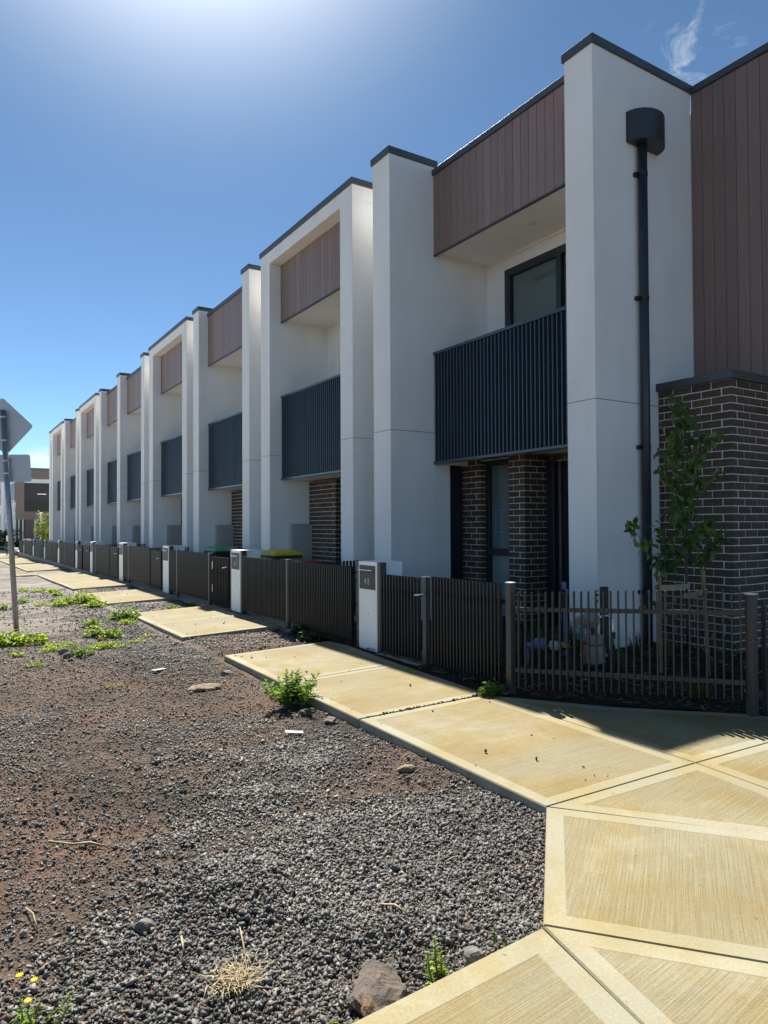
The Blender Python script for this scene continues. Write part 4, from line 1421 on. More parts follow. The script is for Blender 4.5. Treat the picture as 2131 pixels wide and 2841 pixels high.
LOW = [
    ('bright green weed mass around the foot of the sign pole', 0.93, 10.35, 0.36, 0.26, 900, 0.075),
    ('yellow green weed at the left edge left of the sign pole', 0.60, 10.75, 0.22, 0.20, 420, 0.07),
    ('small round weed just right of the sign pole weeds', 1.22, 10.65, 0.12, 0.13, 150, 0.05),
    ('flat weed patch right of the sign pole, in front of its weeds', 1.35, 9.95, 0.22, 0.11, 330, 0.05),
    ('low weed patch in front of the flat patch, nearest the two dark stones', 1.20, 9.50, 0.17, 0.08, 220, 0.045),
    ('spreading weed with pale leaves, right of the two dark stones', 1.45, 9.05, 0.16, 0.13, 230, 0.055),
    ('domed green weed in the middle of the verge patch', 1.87, 10.40, 0.19, 0.20, 330, 0.06),
    ('wide flat weed patch before the second slab pair', 1.86, 9.45, 0.28, 0.10, 380, 0.055),
    ('loose weed between the domed weed and the second slab pair', 2.16, 10.30, 0.20, 0.14, 240, 0.06),
    ('grey green weed behind the domed weed', 1.95, 11.15, 0.20, 0.20, 240, 0.06),
    ('large leafy weed against the far corner of the second slab pair', 2.52, 11.95, 0.32, 0.34, 520, 0.085),
    ('bright low weed in front of the large leafy one by the second slabs', 2.46, 11.25, 0.17, 0.15, 260, 0.055),
    ('tall bright weed heap at the corner of the third slabs', 2.48, 15.1, 0.36, 0.36, 620, 0.08),
    ('round bright weed on the edge of the third slabs', 2.60, 14.15, 0.24, 0.26, 380, 0.07),
    ('double weed mound left of the third slabs', 2.20, 15.1, 0.34, 0.22, 520, 0.07),
    ('smaller weed mound left of the double mound', 1.93, 14.6, 0.22, 0.20, 300, 0.065),
    ('isolated small weed halfway between pole and third slabs', 1.74, 15.3, 0.16, 0.13, 170, 0.06),
    ('bright weed in front of the striped fourth slabs', 2.32, 17.2, 0.20, 0.16, 220, 0.07),
    ('long low weed far up the verge', 2.05, 18.9, 0.30, 0.13, 260, 0.07),
    ('low weed between the long weed and the fourth slabs', 2.22, 18.1, 0.24, 0.13, 200, 0.07),
    ('small weed far up the verge close to the pole', 1.80, 19.1, 0.17, 0.11, 120, 0.07),
    ('dark weed left of the sign pole further up', 1.12, 14.8, 0.22, 0.13, 180, 0.06),
    ('dark weed right of the sign pole further up', 1.45, 16.0, 0.24, 0.14, 180, 0.06),
    ('small yellowed weed alone on the brown earth', 0.92, 8.7, 0.10, 0.08, 100, 0.045),
    ('yellow flowering weed at the left edge below the pole', 0.76, 9.25, 0.13, 0.08, 120, 0.045),
    ('tiny bright seedling left in the gravel middle', 1.38, 7.08, 0.06, 0.04, 40, 0.03),
    ('tiny bright seedling right in the gravel middle', 1.49, 7.04, 0.04, 0.03, 24, 0.028),
    ('sparse weed near the tip of the second slab pair', 2.28, 9.7, 0.14, 0.06, 80, 0.045),
    ('small weed at the near end of the second slab pair', 2.50, 10.1, 0.13, 0.06, 70, 0.045),
    ('weed in the gravel gap before the third slabs', 3.53, 12.6, 0.16, 0.10, 130, 0.06),
    ('weed at the fence foot beyond the second slab pair', 3.95, 13.05, 0.18, 0.10, 130, 0.06),
]
for i, (lab, x, y, R_, h, n, ls) in enumerate(LOW):
    low_weed(lab, x, y, R_ * 0.82, h * 0.72, int(n * 0.6), ls * 0.9, 'leaf_weed' if i in (5, 8, 9, 10, 21, 22, 29, 30) else 'leaf_bright', i)
random.seed(5)
low_weed('rounded dark weed at the foot of the corner post', 3.93, 4.53, 0.13, 0.13, 320, 0.045, 'leaf_weed', 60, z=0.035)
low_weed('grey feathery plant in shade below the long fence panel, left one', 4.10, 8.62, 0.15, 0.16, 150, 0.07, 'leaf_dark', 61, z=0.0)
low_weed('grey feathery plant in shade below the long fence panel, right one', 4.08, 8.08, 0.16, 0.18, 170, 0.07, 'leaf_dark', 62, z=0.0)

# garden shrubs and grass tufts behind the corner fence
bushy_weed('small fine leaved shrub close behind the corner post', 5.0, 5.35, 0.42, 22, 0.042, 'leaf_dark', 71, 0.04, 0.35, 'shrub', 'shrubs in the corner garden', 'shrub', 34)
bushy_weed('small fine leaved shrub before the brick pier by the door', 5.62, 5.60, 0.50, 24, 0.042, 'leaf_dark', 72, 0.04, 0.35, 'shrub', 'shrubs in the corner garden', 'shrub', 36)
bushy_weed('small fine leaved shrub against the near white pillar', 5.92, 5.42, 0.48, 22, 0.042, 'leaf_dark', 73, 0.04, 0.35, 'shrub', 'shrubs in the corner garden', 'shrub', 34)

def tuft(label, x, y, z, h, n, spread, mat='grass_blade', w=0.006, group='grass tufts', cat='grass', name='grass_tuft'):
    t = thing(name, label, cat, (x, y, z), group)
    mb = MB()
    for _ in range(n):
        a = random.uniform(0, 6.283)
        s = random.random() * spread
        hh = h * random.uniform(0.5, 1.0)
        b = Vector((x + random.gauss(0, 0.035), y + random.gauss(0, 0.035), z))
        m_ = b + Vector((math.cos(a) * s * 0.4, math.sin(a) * s * 0.4, hh * 0.7))
        e = b + Vector((math.cos(a) * s, math.sin(a) * s, hh * random.uniform(0.6, 1.0)))
        p = Vector((-math.sin(a), math.cos(a), 0)) * w / 2
        mb.add([b - p, b + p, m_ + p, m_ - p, e], [(0, 1, 2, 3), (3, 2, 4)])
    mb.build('blades', M[mat], t)
    return t

tuft('grass tuft in the mulch right of the gas meter', 5.62, 4.60, 0.04, 0.28, 60, 0.14)
tuft('grass tuft at the foot of the tall downpipe', 6.45, 5.05, 0.04, 0.32, 60, 0.16)
tuft('grass tuft left of the staked tree trunk', 6.25, 4.55, 0.04, 0.34, 80, 0.2)
tuft('thin grass between bars in front of the tree', 5.15, 3.45, 0.045, 0.22, 110, 0.25)
tuft('clump of dry straw on the dark gravel near the bottom', 0.845, 2.25, on_earth(0.845, 2.25) + 0.005, 0.05, 260, 0.10, 'straw', 0.0028, None, 'straw', 'straw_clump')
# daisies by the right stake
random.seed(31)
dz_ = thing('daisy_plant', 'daisy plant with small white and yellow flowers by the right stake', 'plant', (6.12, 3.83, 0.04))
mb, fl = MB(), MB()
heads = []
for k in range(26):
    a, s, hh = random.uniform(0, 6.28), random.uniform(0.02, 0.26), random.uniform(0.12, 0.46)
    p = Vector((6.12 + s * math.cos(a), 3.83 + s * math.sin(a), 0.04 + hh))
    mb.tube([(6.12 + 0.05 * math.cos(a), 3.83 + 0.05 * math.sin(a), 0.03), p], 0.002, 4, False)
    for q in range(7):
        u = random.random()
        add_leaf(mb, Vector((6.12, 3.83, 0.04)).lerp(p, u), (random.uniform(-1, 1), random.uniform(-1, 1), 0.5), 0.035, 0.01)
    heads.append(p)
mb.build('foliage', M['leaf_dark'], dz_)
for p in heads[:20]:
    f1 = MB()
    for q in range(8):
        b = q * math.pi / 4
        add_leaf(f1, p, (math.cos(b), math.sin(b), 0.25), 0.013, 0.007, 0)
    f1.mi = 1
    f1.lathe([(0, 0.005), (0.005, 0.003), (0.006, 0)], p, 6)
    f1.build('flower', [M['petal_white'], M['petal_yellow']], dz_)

# young staked tree
random.seed(19)
TX, TY = 6.08, 4.18
tree = thing('young_tree', 'young leafy tree tied to two stakes in front of the brick wall', 'tree', (TX, TY, 0.04))
CR = Vector((math.cos(YAW), -math.sin(YAW), 0))
CD = Vector((math.sin(YAW), math.cos(YAW), 0))

def tp_(off, z, d=0.0):
    return Vector((TX, TY, z)) + CR * off + CD * d

trunk = [tp_(0.0, 0.0), tp_(0.005, 0.5), tp_(-0.004, 1.05), tp_(-0.012, 1.6), tp_(-0.02, 2.1), tp_(-0.035, 2.5)]
MB().tube(trunk, [0.018, 0.016, 0.014, 0.011, 0.008, 0.004], 8).build('trunk', M['bark'], tree, smooth=True)
limbs = []
def limb(a, b, bow=0.1, d=0.0):
    a, b = Vector(a), Vector(b)
    mid = (a + b) / 2 + Vector((0, 0, -bow * (b - a).length * 0.3)) + CD * d * 0.3
    limbs.append((a, mid, b))
limb(tp_(0, 1.06), tp_(-0.57, 1.46, -0.10), 0.9)
limb(tp_(-0.18, 1.15), tp_(-0.34, 0.95, -0.12), -0.4)
limb(tp_(0, 1.1), tp_(0.37, 1.40, 0.06), 0.9)
limb(tp_(0, 0.62), tp_(-0.40, 0.71, -0.08), 0.5)
for k in range(26):
    z = 1.10 + k * 0.054
    wd = 0.30 if z < 2.15 else 0.30 - (z - 2.15) * 0.62
    if 1.50 < z < 1.66:
        wd = 0.14
    a = k * 2.399
    L = wd * random.uniform(0.75, 1.15)
    e = tp_(-0.01 + math.cos(a) * L, z + 0.10 + 0.12 * random.random(), math.sin(a) * L)
    limb(tp_(-0.01, z - 0.02), e, 0.4)
mb = MB()
for a, m_, b in limbs:
    mb.tube([a, m_, b], [0.006, 0.0045, 0.002], 5)
crown = mb.build('crown', M['bark'], tree)
LM = []
for k in range(4):
    L = 0.072 + 0.007 * k
    W = L * 0.60
    pts = [(0, 0, 0), (0.25 * L, 0.40 * W, 0.10 * L), (0.25 * L, -0.40 * W, 0.10 * L), (0.25 * L, 0, 0.02 * L), (0.6 * L, 0.48 * W, 0.06 * L), (0.6 * L, -0.48 * W, 0.06 * L), (0.6 * L, 0, -0.06 * L), (1.0 * L, 0, -0.30 * L), (-0.3 * L, 0, 0.05 * L)]
    fs = [(0, 3, 1), (0, 2, 3), (1, 3, 6, 4), (3, 2, 5, 6), (4, 6, 7), (6, 5, 7), (8, 0, 1)]
    LM.append(MB().add(pts, fs).mesh('leaf', M['leaf_tree'], smooth=True))
count = 0
rest = MB()
spots = []
for a, m_, b in limbs:
    ln = (m_ - a).length + (b - m_).length
    for i in range(max(16, int(ln * 74))):
        u = 0.22 + 0.80 * random.random()
        p = a.lerp(m_, u * 2) if u < 0.5 else m_.lerp(b, min(1.06, u * 2 - 1))
        spots.append(p + Vector((random.gauss(0, 0.03), random.gauss(0, 0.03), random.gauss(0, 0.03))))
for k in range(14):
    spots.append(tp_(-0.03 + random.gauss(0, 0.02), 2.5 + random.uniform(-0.12, 0.06), random.gauss(0, 0.02)))
random.shuffle(spots)
for p in spots:
    a = random.uniform(0, 6.283)
    M4 = Matrix.Translation(p) @ Matrix.Rotation(a, 4, 'Z') @ Matrix.Rotation(rad(random.uniform(0, 75)), 4, 'Y') @ Matrix.Rotation(random.gauss(0, 0.6), 4, 'X') @ Matrix.Scale(random.uniform(0.75, 1.15), 4)
    if count < 300:
        place('leaf', random.choice(LM), crown, M4)
        count += 1
    else:
        me = random.choice(LM)
        rest.add([M4 @ v.co for v in me.vertices], [tuple(q.vertices) for q in me.polygons])
if rest.v:
    o = rest.build('leaves', M['leaf_tree'], crown, smooth=True)
    o['kind'] = 'stuff'

def stake(label, base, top):
    s = thing('tree_stake', label, 'stake', base, 'stakes of the young tree')
    b, t = Vector(base), Vector(top)
    mb = MB()
    mb.tube([b - Vector((0, 0, 0.05)), t], 0.02, 4)
    mb.build('timber', M['stake_wood'], s, bevel=0.002)
    return s

sL, sR = Vector((5.73, 4.22, 0.04)), Vector((5.99, 3.90, 0.04))
sLt, sRt = sL + Vector((0, 0, 0.93)), sR + CR * -0.045 + Vector((0, 0, 0.99))
stake('left timber stake of the young tree', sL, sLt)
stake('right timber stake of the young tree, leaning slightly', sR, sRt)

def strap(label, a, b, z0, z1, h=0.052):
    t = Vector((b[0] - a[0], b[1] - a[1], 0)).normalized()
    n_ = Vector((-t.y, t.x, 0))
    mb = MB()
    for sgn in (0.024, -0.024):
        p0, p1 = Vector((a[0], a[1], z0)) + n_ * sgn - t * 0.03, Vector((b[0], b[1], z1)) + n_ * sgn * 0.8 + t * 0.02
        k = 8
        for i in range(k):
            q0, q1 = p0.lerp(p1, i / k), p0.lerp(p1, (i + 1) / k)
            s0, s1 = -0.012 * math.sin(math.pi * i / k), -0.012 * math.sin(math.pi * (i + 1) / k)
            w0 = n_ * 0.002
            mb.add([q0 + w0 + Vector((0, 0, s0 - h / 2)), q1 + w0 + Vector((0, 0, s1 - h / 2)), q1 + w0 + Vector((0, 0, s1 + h / 2)), q0 + w0 + Vector((0, 0, s0 + h / 2)),
                    q0 - w0 + Vector((0, 0, s0 - h / 2)), q1 - w0 + Vector((0, 0, s1 - h / 2)), q1 - w0 + Vector((0, 0, s1 + h / 2)), q0 - w0 + Vector((0, 0, s0 + h / 2))],
                   [(0, 1, 2, 3), (7, 6, 5, 4), (3, 2, 6, 7), (0, 4, 5, 1)])
    o = mb.build('tree_tie', M['hessian'])
    tag(o, label, 'tie', 'hessian ties of the young tree')

strap('beige hessian tie from the left stake to the young tree', sL, (TX, TY), 0.86, 0.86)
strap('beige hessian tie from the right stake to the young tree', sRt, (TX, TY), 0.83, 0.76)

# ------------------------------------------------------------------ meters and taps in the corner garden
gm = thing('gas_meter', 'beige gas meter with regulator and bent silver pipe behind the corner fence', 'gas meter', (5.32, 4.66, 0.04))
gx_, gy_ = 5.32, 4.66
MB().box(gx_ - 0.09, gx_ + 0.09, gy_ - 0.08, gy_ + 0.08, 0.12, 0.30).build('meter_case', M['meter_beige'], gm, bevel=0.03, seg=3, smooth=True)
MB().box(gx_ - 0.08, gx_ + 0.08, gy_ - 0.07, gy_ + 0.07, 0.301, 0.40).build('meter_top', M['meter_beige'], gm, bevel=0.025, seg=3, smooth=True)
MB().box(gx_ - 0.098, gx_ + 0.098, gy_ - 0.088, gy_ + 0.088, 0.195, 0.215).build('seam', M['meter_beige'], gm)
Wr = Matrix.Translation((gx_ - 0.01, gy_ + 0.03, 0.53)) @ Matrix.Rotation(rad(90), 4, 'X') @ Matrix.Rotation(rad(-30), 4, 'Y')
MB().lathe([(0, -0.035), (0.05, -0.035), (0.082, -0.018), (0.09, -0.006), (0.09, 0.006), (0.082, 0.018), (0.05, 0.035), (0.03, 0.04), (0.025, 0.075), (0, 0.078)], n=24).build('regulator', M['meter_beige'], gm, world=Wr, smooth=True)
MB().box(gx_ - 0.15, gx_ - 0.07, gy_ + 0.02, gy_ + 0.10, 0.49, 0.57).build('junction', M['meter_beige'], gm, bevel=0.015, seg=2)
rp = [(gx_ + 0.05, gy_, 0.53), (gx_ + 0.09, gy_ - 0.03, 0.57), (gx_ + 0.13, gy_ - 0.07, 0.575), (gx_ + 0.15, gy_ - 0.09, 0.54), (gx_ + 0.155, gy_ - 0.10, 0.42), (gx_ + 0.155, gy_ - 0.10, 0.0)]
MB().tube(rp, 0.013, 10).build('riser_pipe', M['steel'], gm, smooth=True)
MB().tube([rp[4], (rp[4][0], rp[4][1], 0.36)], 0.024, 10).tube([(rp[4][0], rp[4][1], 0.30), (rp[4][0], rp[4][1], 0.26)], 0.02, 8).build('union', M['black_plastic'], gm)
MB().tube([(gx_, gy_, 0.40), (gx_, gy_ + 0.02, 0.50)], 0.02, 10).build('outlet', M['black_plastic'], gm)
MB().tube([(gx_ - 0.13, gy_ + 0.03, 0.02), (gx_ - 0.13, gy_ + 0.03, 0.50)], 0.012, 10).build('inlet_pipe', M['brass'], gm)
MB().tube([(gx_ - 0.15, gy_ + 0.0, 0.27), (gx_ - 0.15, gy_ - 0.01, 0.36)], 0.014, 8).build('valve_handle', M['red_paint'], gm)

wmt = thing('water_meter', 'purple and brass water meter assembly low in the mulch left of gas meter', 'water meter', (4.95, 5.05, 0.04))
MB().tube([(4.90, 5.12, 0.0), (4.90, 5.12, 0.26)], 0.02, 10).build('riser_pipe', M['purple_plastic'], wmt, smooth=True)
MB().tube([(4.89, 5.13, 0.27), (5.0, 5.03, 0.27)], [0.03, 0.03], 12).build('union', M['purple_plastic'], wmt, smooth=True)
MB().lathe([(0, -0.05), (0.055, -0.05), (0.062, -0.02), (0.062, 0.03), (0.045, 0.055), (0, 0.06)], (4.99, 5.04, 0.285), 18).build('meter_body', M['purple_plastic'], wmt, smooth=True)
MB().tube([(5.02, 5.01, 0.27), (5.22, 4.83, 0.25)], 0.018, 10).build('pipe', M['brass'], wmt, smooth=True)
MB().lathe([(0, -0.04), (0.045, -0.04), (0.05, 0.0), (0.04, 0.04), (0, 0.045)], (5.09, 4.95, 0.275), 14).build('check_valve', M['meter_grey'], wmt, smooth=True)
MB().lathe([(0, -0.04), (0.04, -0.04), (0.042, 0.0), (0.035, 0.035), (0, 0.04)], (5.17, 4.88, 0.27), 14).build('check_valve', M['brass'], wmt, smooth=True)
for px, py in ((5.09, 4.95), (5.20, 4.85)):
    MB().tube([(px, py, 0.0), (px, py, 0.25)], 0.016, 8).build('riser_pipe', M['plate_dark'], wmt)

st_ = thing('garden_tap', 'tap on a dark standpipe with a purple handle beside the door', 'tap', (5.65, 5.34, 0.04))
MB().tube([(5.65, 5.34, 0.0), (5.65, 5.34, 0.74)], 0.014, 8).build('standpipe', M['purple_plastic'], st_)
MB().box(5.62, 5.68, 5.31, 5.37, 0.55, 0.74).build('pipe_cover', M['black_plastic'], st_, bevel=0.01)
MB().lathe([(0, 0.05), (0.02, 0.05), (0.028, 0.03), (0.02, 0.0), (0.03, -0.02), (0, -0.03)], (5.65, 5.34, 0.79), 12).build('tap_handle', M['purple_plastic'], st_, smooth=True)
MB().tube([(5.65, 5.34, 0.77), (5.62, 5.27, 0.76), (5.61, 5.25, 0.72)], 0.013, 8).build('spout', M['purple_plastic'], st_)
tb_ = thing('garden_tap', 'brass tap on a black post in front of the near white pillar', 'tap', (5.88, 5.0, 0.04))
MB().box(5.86, 5.93, 4.98, 5.05, 0.0, 0.80).build('tap_post', M['black_plastic'], tb_, bevel=0.008)
MB().tube([(5.86, 5.02, 0.70), (5.80, 5.02, 0.70), (5.78, 5.02, 0.64)], 0.014, 8).build('spout', M['steel'], tb_, smooth=True)
MB().tube([(5.80, 5.02, 0.71), (5.80, 5.02, 0.765)], 0.010, 8).tube([(5.775, 5.035, 0.77), (5.825, 5.005, 0.77)], 0.007, 8).build('tap_handle', M['steel'], tb_, smooth=True)

# ------------------------------------------------------------------ stones and litter one can pick out
def rock(label, x, y, z, size, mat, seed, rot=0.0, name='rock', group='loose rocks on the verge', sub=3, rough_=0.45):
    rr_ = np.random.default_rng(seed)
    bm = bmesh.new()
    bmesh.ops.create_icosphere(bm, subdivisions=sub, radius=1.0)
    cuts = [(Vector(rr_.normal(size=3)).normalized(), rr_.uniform(0.55, 0.9)) for _ in range(9)]
    ox, oy = rr_.uniform(0, 40, 2)
    for v in bm.verts:
        p = v.co.copy()
        for nrm, dd in cuts:
            k = p.dot(nrm)
            if k > dd:
                p -= nrm * (k - dd) * 0.92
        q = p * 2.2
        nz = float(fbm(np.array([q.x + ox + q.z * 0.7]), np.array([q.y + oy - q.z * 0.6]), 77, 3)[0]) - 0.5
        p *= 1 + nz * rough_
        v.co = Vector((p.x * size[0], p.y * size[1], p.z * size[2]))
    me = bpy.data.meshes.new(name)
    bm.to_mesh(me)
    bm.free()
    me.materials.append(M[mat])
    o = place(name, me, None, Matrix.Translation((x, y, z)) @ Matrix.Rotation(rot, 4, 'Z'))
    tag(o, label, 'rock', group)
    return o

E_ = on_earth
rock('largest rock, rust coloured, against the concrete near the bottom', 1.235, 1.985, E_(1.235, 1.985) + 0.015, (0.140, 0.090, 0.082), 'rock_rust', 24, 0.9, sub=4, rough_=0.85)
rock('small pale grey rock against the concrete beside the thin weed', 1.585, 1.945, E_(1.585, 1.945) + 0.02, (0.055, 0.045, 0.038), 'rock_grey', 5, 0.2)
rock('flat tan stone lying on the gravel left of the nearest slabs', 2.10, 6.42, E_(2.1, 6.42) + 0.02, (0.15, 0.09, 0.045), 'rock_tan', 6, -0.3)
rock('grey brown stone half sunk in the dark gravel at lower left', 0.66, 2.72, E_(0.66, 2.72) + 0.008, (0.040, 0.033, 0.028), 'rock_grey', 7)
rock('brown stone under the leafy weed at the slab edge', 2.52, 5.17, E_(2.52, 5.17) + 0.02, (0.06, 0.045, 0.035), 'rock_rust', 8)
rock('pale stone beside the slab edge right of the leafy weed', 2.58, 4.85, E_(2.58, 4.85) + 0.018, (0.06, 0.05, 0.03), 'rock_grey', 9)
rock('larger of two pale stones lying by the near slab edge', 2.45, 3.62, E_(2.45, 3.62) + 0.012, (0.062, 0.042, 0.028), 'rock_tan', 10)
rock('smaller of two pale stones lying by the near slab edge', 2.42, 3.42, E_(2.42, 3.42) + 0.008, (0.03, 0.026, 0.018), 'rock_tan', 11)
rock('left one of two dark stones near the weed patches', 1.29, 9.22, E_(1.29, 9.22) + 0.03, (0.07, 0.055, 0.05), 'rock_grey', 12)
rock('right one of two dark stones near the weed patches', 1.33, 9.05, E_(1.33, 9.05) + 0.02, (0.065, 0.05, 0.04), 'rock_grey', 13)
rock('orange stone in the gravel left of the concrete corner', 1.70, 2.10, E_(1.7, 2.1) + 0.008, (0.024, 0.02, 0.016), 'rock_rust', 14)
rock('orange crumbling stone above the rust coloured rock', 1.36, 2.25, E_(1.36, 2.25) + 0.006, (0.026, 0.02, 0.014), 'rock_rust', 15)
rock('white grey lump by the path at the leafy weed', 2.50, 6.95, E_(2.5, 6.95) + 0.015, (0.08, 0.05, 0.03), 'rock_grey', 16)

def stick(label, pts, r_, mat='straw', name='dry_stick', cat='stick'):
    o = MB().tube(pts, r_, 6).build(name, M[mat], smooth=True)
    tag(o, label, cat, 'dry litter on the verge')

def g3(x, y, dz=0.012):
    return (x, y, E_(x, y) + dz)

stick('long bleached stick lying on the red earth at left', [g3(0.47, 3.80), g3(0.56, 3.66, 0.02), g3(0.63, 3.63, 0.018), g3(0.70, 3.585)], [0.003, 0.005, 0.007, 0.004])
stick('flat dry leaf blade lying on the gravel left of the concrete corner', [g3(1.50, 2.42), g3(1.53, 2.35, 0.02), g3(1.55, 2.27)], [0.002, 0.006, 0.002])
stick('curved straw stalk standing up from the straw clump', [g3(0.90, 2.30), (0.925, 2.40, E_(0.92, 2.4) + 0.05), (0.935, 2.46, E_(0.93, 2.46) + 0.085)], [0.003, 0.003, 0.002])
stick('short pale twig in the gravel above the straw clump', [g3(0.75, 2.52), g3(0.765, 2.60, 0.018)], 0.004)
stick('thin curved straw at the lower left of the red earth', [g3(0.31, 3.15), g3(0.325, 3.05, 0.03), g3(0.33, 2.95)], 0.003)
stick('pale twig near the path below the nearest long slab', [g3(1.93, 3.05), g3(2.03, 3.08, 0.018)], 0.004)
stick('yellow straw on the brown earth by the concrete corner', [g3(1.93, 2.55), g3(2.00, 2.57, 0.014)], 0.003)
stick('short pale stick in the middle of the gravel', [g3(1.62, 4.25), g3(1.66, 4.32, 0.02)], 0.006)
for lab, x, y, a, L in (('white offcut strip lying alone on the far gravel', 1.96, 7.46, 0.5, 0.17), ('pale offcut strip lying between the leafy weed and the slabs', 2.21, 4.72, -0.5, 0.13)):
    W = Matrix.Translation((x, y, E_(x, y) + 0.022)) @ Matrix.Rotation(a, 4, 'Z') @ Matrix.Rotation(0.06, 4, 'Y')
    o = MB().box(-L / 2, L / 2, -0.028, 0.028, -0.004, 0.004).build('timber_offcut', M['white_chip'], bevel=0.002, world=W)
    tag(o, lab, 'offcut', 'dry litter on the verge')

# clods and crumbs on the concrete
p = np.stack([r.uniform(2.7, 4.0, 130), r.uniform(2.7, 16, 130)], 1)
p = p[[not any(a < q[1] < b for a, b in ((7.6, 9.3), (12.2, 14.2))) for q in p]]
zz = np.array([ground_z(a, b) for a, b in p])
scatter('soil_crumbs', np.stack([p[:, 0], p[:, 1], zz], 1), r.lognormal(math.log(0.012), 0.4, len(p)).clip(0.005, 0.03), ICO_V, ICO_F, M['chips'], r, sink=0.1)
# crumbs of earth in the broken joint
xs_ = r.uniform(2.75, 3.85, 220)
scatter('joint_soil', np.stack([xs_, 4.607 - (xs_ - 2.7) * 0.046 + r.normal(0, 0.006, 220), np.array([ground_z(a, 4.6) for a in xs_]) - 0.004], 1), r.lognormal(math.log(0.013), 0.5, 220).clip(0.005, 0.05), ICO_V, ICO_F, M['chips'], r, sink=0.2)
# pale crushed rock at the fence foot
p = np.stack([r.uniform(4.02, 4.13, 60), r.uniform(9.0, 10.3, 60)], 1)
scatter('pale_pebbles', np.stack([p[:, 0], p[:, 1], np.full(60, 0.02)], 1), r.uniform(0.02, 0.06, 60), ICO_V, ICO_F, M['rock_tan'], r)

# ------------------------------------------------------------------ road sign seen from behind
PX, PY = 1.003, 11.525
sg = thing('road_sign', 'back of a diamond road sign and a plate on a leaning steel pole', 'road sign', (PX, PY, -0.06))
base = Vector((PX, PY, -0.15))
topv = Vector((PX, PY, 3.16)) + CR * -0.225
MB().tube([base, topv], 0.038, 14).build('pole', M['galvanised'], sg, smooth=True)
lean = math.atan2(0.225, 3.2)
UPL = (topv - base).normalized()

def plate(outline, centre, back, nm):
    """flat plate with rounded outline in the plane of the view, facing away along CD"""
    n = len(outline)
    f0 = [centre + CR * a + UPL * b + CD * back for a, b in outline]
    f1 = [q + CD * 0.003 for q in f0]
    o = MB().add(f0 + f1, [tuple(range(n)), tuple(reversed(range(n, 2 * n)))] + [(i, (i + 1) % n, n + (i + 1) % n, n + i) for i in range(n)]).build(nm, M['sign_back'], sg)
    return o

def rounded(poly, r_, k=5):
    out = []
    n = len(poly)
    for i in range(n):
        a, b, c_ = Vector(poly[i - 1]), Vector(poly[i]), Vector(poly[(i + 1) % n])
        p0, p1 = b + (a - b).normalized() * r_, b + (c_ - b).normalized() * r_
        for j in range(k + 1):
            t = j / k
            out.append(tuple(p0 * (1 - t) ** 2 + b * 2 * t * (1 - t) + p1 * t * t))
    return out

cen = base.lerp(topv, (2.93 + 0.15) / 3.31)
plate(rounded([(0.43, 0), (0, 0.43), (-0.43, 0), (0, -0.43)], 0.05), cen + CR * -0.02, 0.05, 'diamond_plate')
cen2 = base.lerp(topv, (2.315 + 0.15) / 3.31)
plate(rounded([(0.33, -0.2), (0.33, 0.2), (-0.33, 0.2), (-0.33, -0.2)], 0.035), cen2, 0.05, 'rectangular_plate')
for z in (3.06, 2.72, 2.42, 2.24):
    c0 = base.lerp(topv, (z + 0.15) / 3.31)
    MB().tube([c0 - UPL * 0.015, c0 + UPL * 0.015], 0.043, 14).build('bracket', M['steel'], sg, smooth=True)

# ------------------------------------------------------------------ beyond the end of the row
fb = thing('corner_building', 'brown clad two storey building across the far street', 'building', (6, 62, -0.3))
MB().box(5.27, 16, 62.0, 90, -0.5, 5.95).box(5.27, 7.9, 61.9, 62.0, 5.26, 6.03).build('wall', M['render_grey'], fb)
rf = MB().box(5.2, 16.1, 61.85, 90, 6.04, 6.13).build('roof', M['cap_metal'], fb)
for nm, mat, b in (('fascia', 'cladding', (5.24, 12, 61.86, 61.99, 5.26, 6.035)), ('fascia', 'cladding', (5.24, 12, 61.86, 61.99, 2.08, 2.68)), ('pillar', 'cladding', (5.24, 5.84, 61.84, 61.99, 2.09, 5.255)),
                   ('recess_shade_panel', 'door_dark', (5.85, 12, 61.95, 61.99, 2.69, 4.94)), ('soffit', 'soffit_white', (5.85, 12, 61.88, 61.99, 4.945, 5.25)),  # first one is a flat dark panel, the recess shade put into its colour
                   ('handrail', 'balcony_metal', (5.85, 12, 61.86, 61.90, 3.56, 3.61)), ('light_strip', 'steel', (6.78, 7.42, 61.92, 61.945, 4.05, 4.10)),
                   ('brick_wall', 'far_brick', (5.93, 6.55, 61.9, 61.99, -0.4, 2.07)), ('brick_wall', 'far_brick', (6.70, 7.9, 61.9, 61.99, -0.4, 2.07)),
                   ('doorway', 'door_dark', (5.30, 5.92, 61.96, 61.985, -0.4, 2.07)), ('post', 'soffit_white', (5.45, 5.52, 61.9, 61.95, 0.6, 2.07)), ('post', 'soffit_white', (5.72, 5.80, 61.9, 61.95, 0.2, 2.07)),
                   ('window', 'door_dark', (5.22, 5.262, 62.4, 66.4, 3.5, 5.0)), ('balcony_rail', 'soffit_white', (5.12, 5.25, 62.1, 66.4, 2.70, 2.86)), ('balcony_rail', 'soffit_white', (5.12, 5.2, 62.1, 66.4, 3.5, 3.58)),
                   ('render_pillar', 'render_white', (5.0, 5.26, 69.8, 72.9, -0.4, 6.0)), ('render_pillar', 'render_white', (5.0, 5.26, 76.9, 79.0, -0.4, 6.0)), ('window', 'door_dark', (5.21, 5.262, 73.2, 76.6, 3.4, 5.1)), ('balcony_rail', 'soffit_white', (5.1, 5.25, 73, 76.8, 2.7, 3.5)), ('lower_wall', 'render_white', (5.12, 5.262, 66.5, 69.7, 1.9, 2.6))):
    MB().box(*b).build(nm, M[mat], fb)
bal = MB()
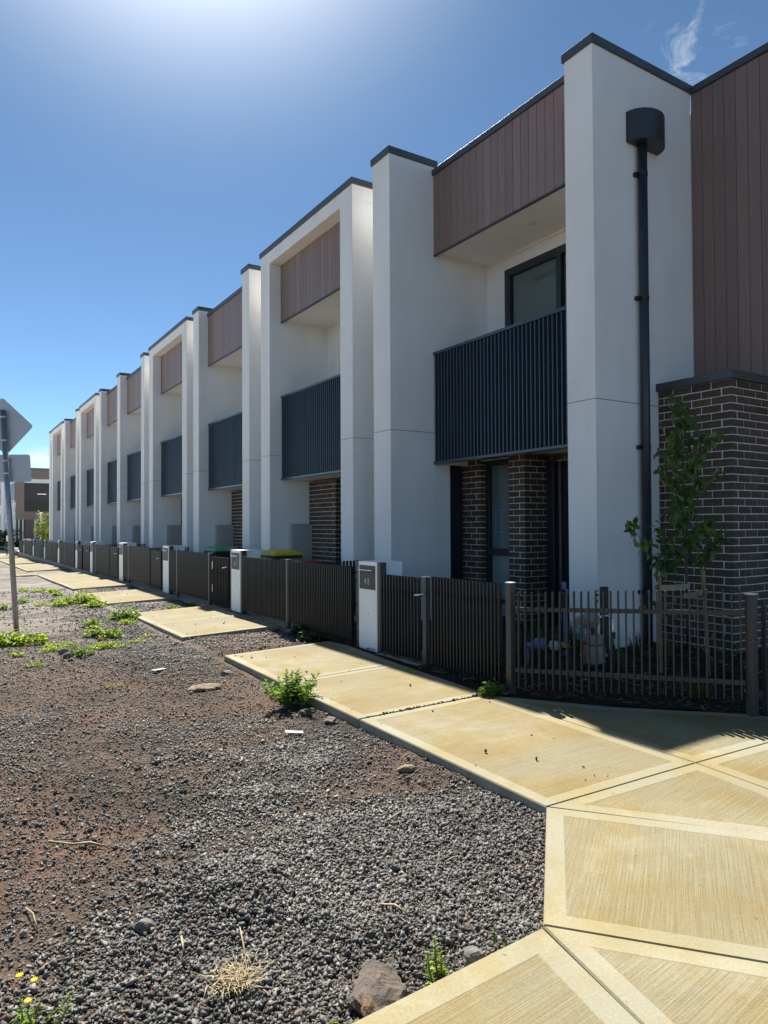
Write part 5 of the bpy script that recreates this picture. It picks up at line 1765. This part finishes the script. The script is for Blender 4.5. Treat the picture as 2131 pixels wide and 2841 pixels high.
for i in range(40):
    x = 5.87 + i * 0.1
    bal.box(x - 0.014, x + 0.014, 61.87, 61.89, 2.69, 3.56)
o = bal.build('balusters', M['balcony_metal'], fb)
o['kind'] = 'stuff'

def leaf_mass(label, cat, name, x, y, z0, rx, ry, rz, n, ls, mat, seed, trunk=None, group=None):
    random.seed(seed)
    t = thing(name, label, cat, (x, y, z0), group)
    if trunk:
        MB().tube([(x, y, z0 - 0.1), (x, y, z0 + trunk)], [0.05, 0.03], 8).build('trunk', M['bark'], t)
    mb = MB()
    lumps = [(random.uniform(-0.75, 0.75), random.uniform(-0.75, 0.75), random.uniform(-0.8, 0.8), random.uniform(0.25, 0.45)) for _ in range(26)]
    for i in range(n):
        a, b, c_, q = random.choice(lumps)
        d = Vector((random.gauss(0, 1), random.gauss(0, 1), random.gauss(0, 1))).normalized() * q * random.random() ** 0.35
        p = (x + (a + d.x) * rx, y + (b + d.y) * ry, z0 + (trunk or 0) * 0.8 + rz + (c_ + d.z) * rz * 0.8)
        s = ls * random.uniform(0.6, 1.3)
        add_leaf(mb, p, (random.gauss(0, 1), random.gauss(0, 1), random.gauss(0, 0.6)), s, s * 0.6)
    mb.build('crown' if trunk else 'foliage', M[mat], t)

leaf_mass('sunlit young street tree at the far end of the row', 'tree', 'street_tree', 5.95, 50, -0.3, 0.62, 0.6, 1.05, 1100, 0.16, 'leaf_far', 5, 0.9)
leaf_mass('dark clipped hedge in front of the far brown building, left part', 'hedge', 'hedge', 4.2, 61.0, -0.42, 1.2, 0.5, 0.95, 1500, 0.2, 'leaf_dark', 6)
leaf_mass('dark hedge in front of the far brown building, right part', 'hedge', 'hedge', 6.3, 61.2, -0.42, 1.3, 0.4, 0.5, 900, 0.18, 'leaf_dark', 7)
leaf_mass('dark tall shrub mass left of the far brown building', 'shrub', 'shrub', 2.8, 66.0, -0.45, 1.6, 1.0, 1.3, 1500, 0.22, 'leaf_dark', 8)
lp = thing('light_post', 'white slender light post beside the far street tree', 'light post', (5.93, 52.2, -0.3))
MB().tube([(5.93, 52.2, -0.4), (5.93, 52.2, 2.3)], 0.045, 10).build('pole', M['soffit_white'], lp)
MB().lathe([(0.05, 0), (0.1, 0.05), (0.1, 0.14), (0, 0.16)], (5.93, 52.2, 2.28), 12).build('lamp_head', M['plastic_white'], lp)
bk = thing('bucket', 'white plastic bucket at the far end of the fence', 'bucket', (4.0, 47.4, -0.24))
MB().lathe([(0, 0), (0.15, 0), (0.19, 0.38), (0.20, 0.39), (0.20, 0.42), (0.18, 0.42), (0.14, 0.02)], (3.98, 47.4, -0.23), 18).build('pail', M['plastic_white'], bk, smooth=True)
MB().lathe([(0.205, 0.40), (0.205, 0.46), (0, 0.47)], (3.98, 47.4, -0.23), 18).build('lid', M['plastic_white'], bk)
mk = thing('marker_post', 'small white marker post near the bucket at the far end', 'post', (3.6, 47.8, -0.25))
MB().box(3.58, 3.63, 47.78, 47.83, -0.3, 0.95).build('shaft', M['black_plastic'], mk)
MB().box(3.56, 3.66, 47.76, 47.775, 0.62, 0.96).build('reflector', M['plastic_white'], mk)
mb = MB()
for _ in range(5000):
    x, y = random.uniform(1.0, 5.5), random.uniform(59.95, 61.6)
    z = -0.44
    a = random.uniform(0, 6.28)
    mb.add([(x, y, z), (x + 0.05 * math.cos(a), y + 0.05 * math.sin(a), z), (x + random.gauss(0, 0.05), y, z + random.uniform(0.1, 0.25))], [(0, 1, 2)])
o = mb.build('lawn', M['lawn'])
tag(o, 'strip of sunlit lawn across the far street', 'grass', kind='stuff')
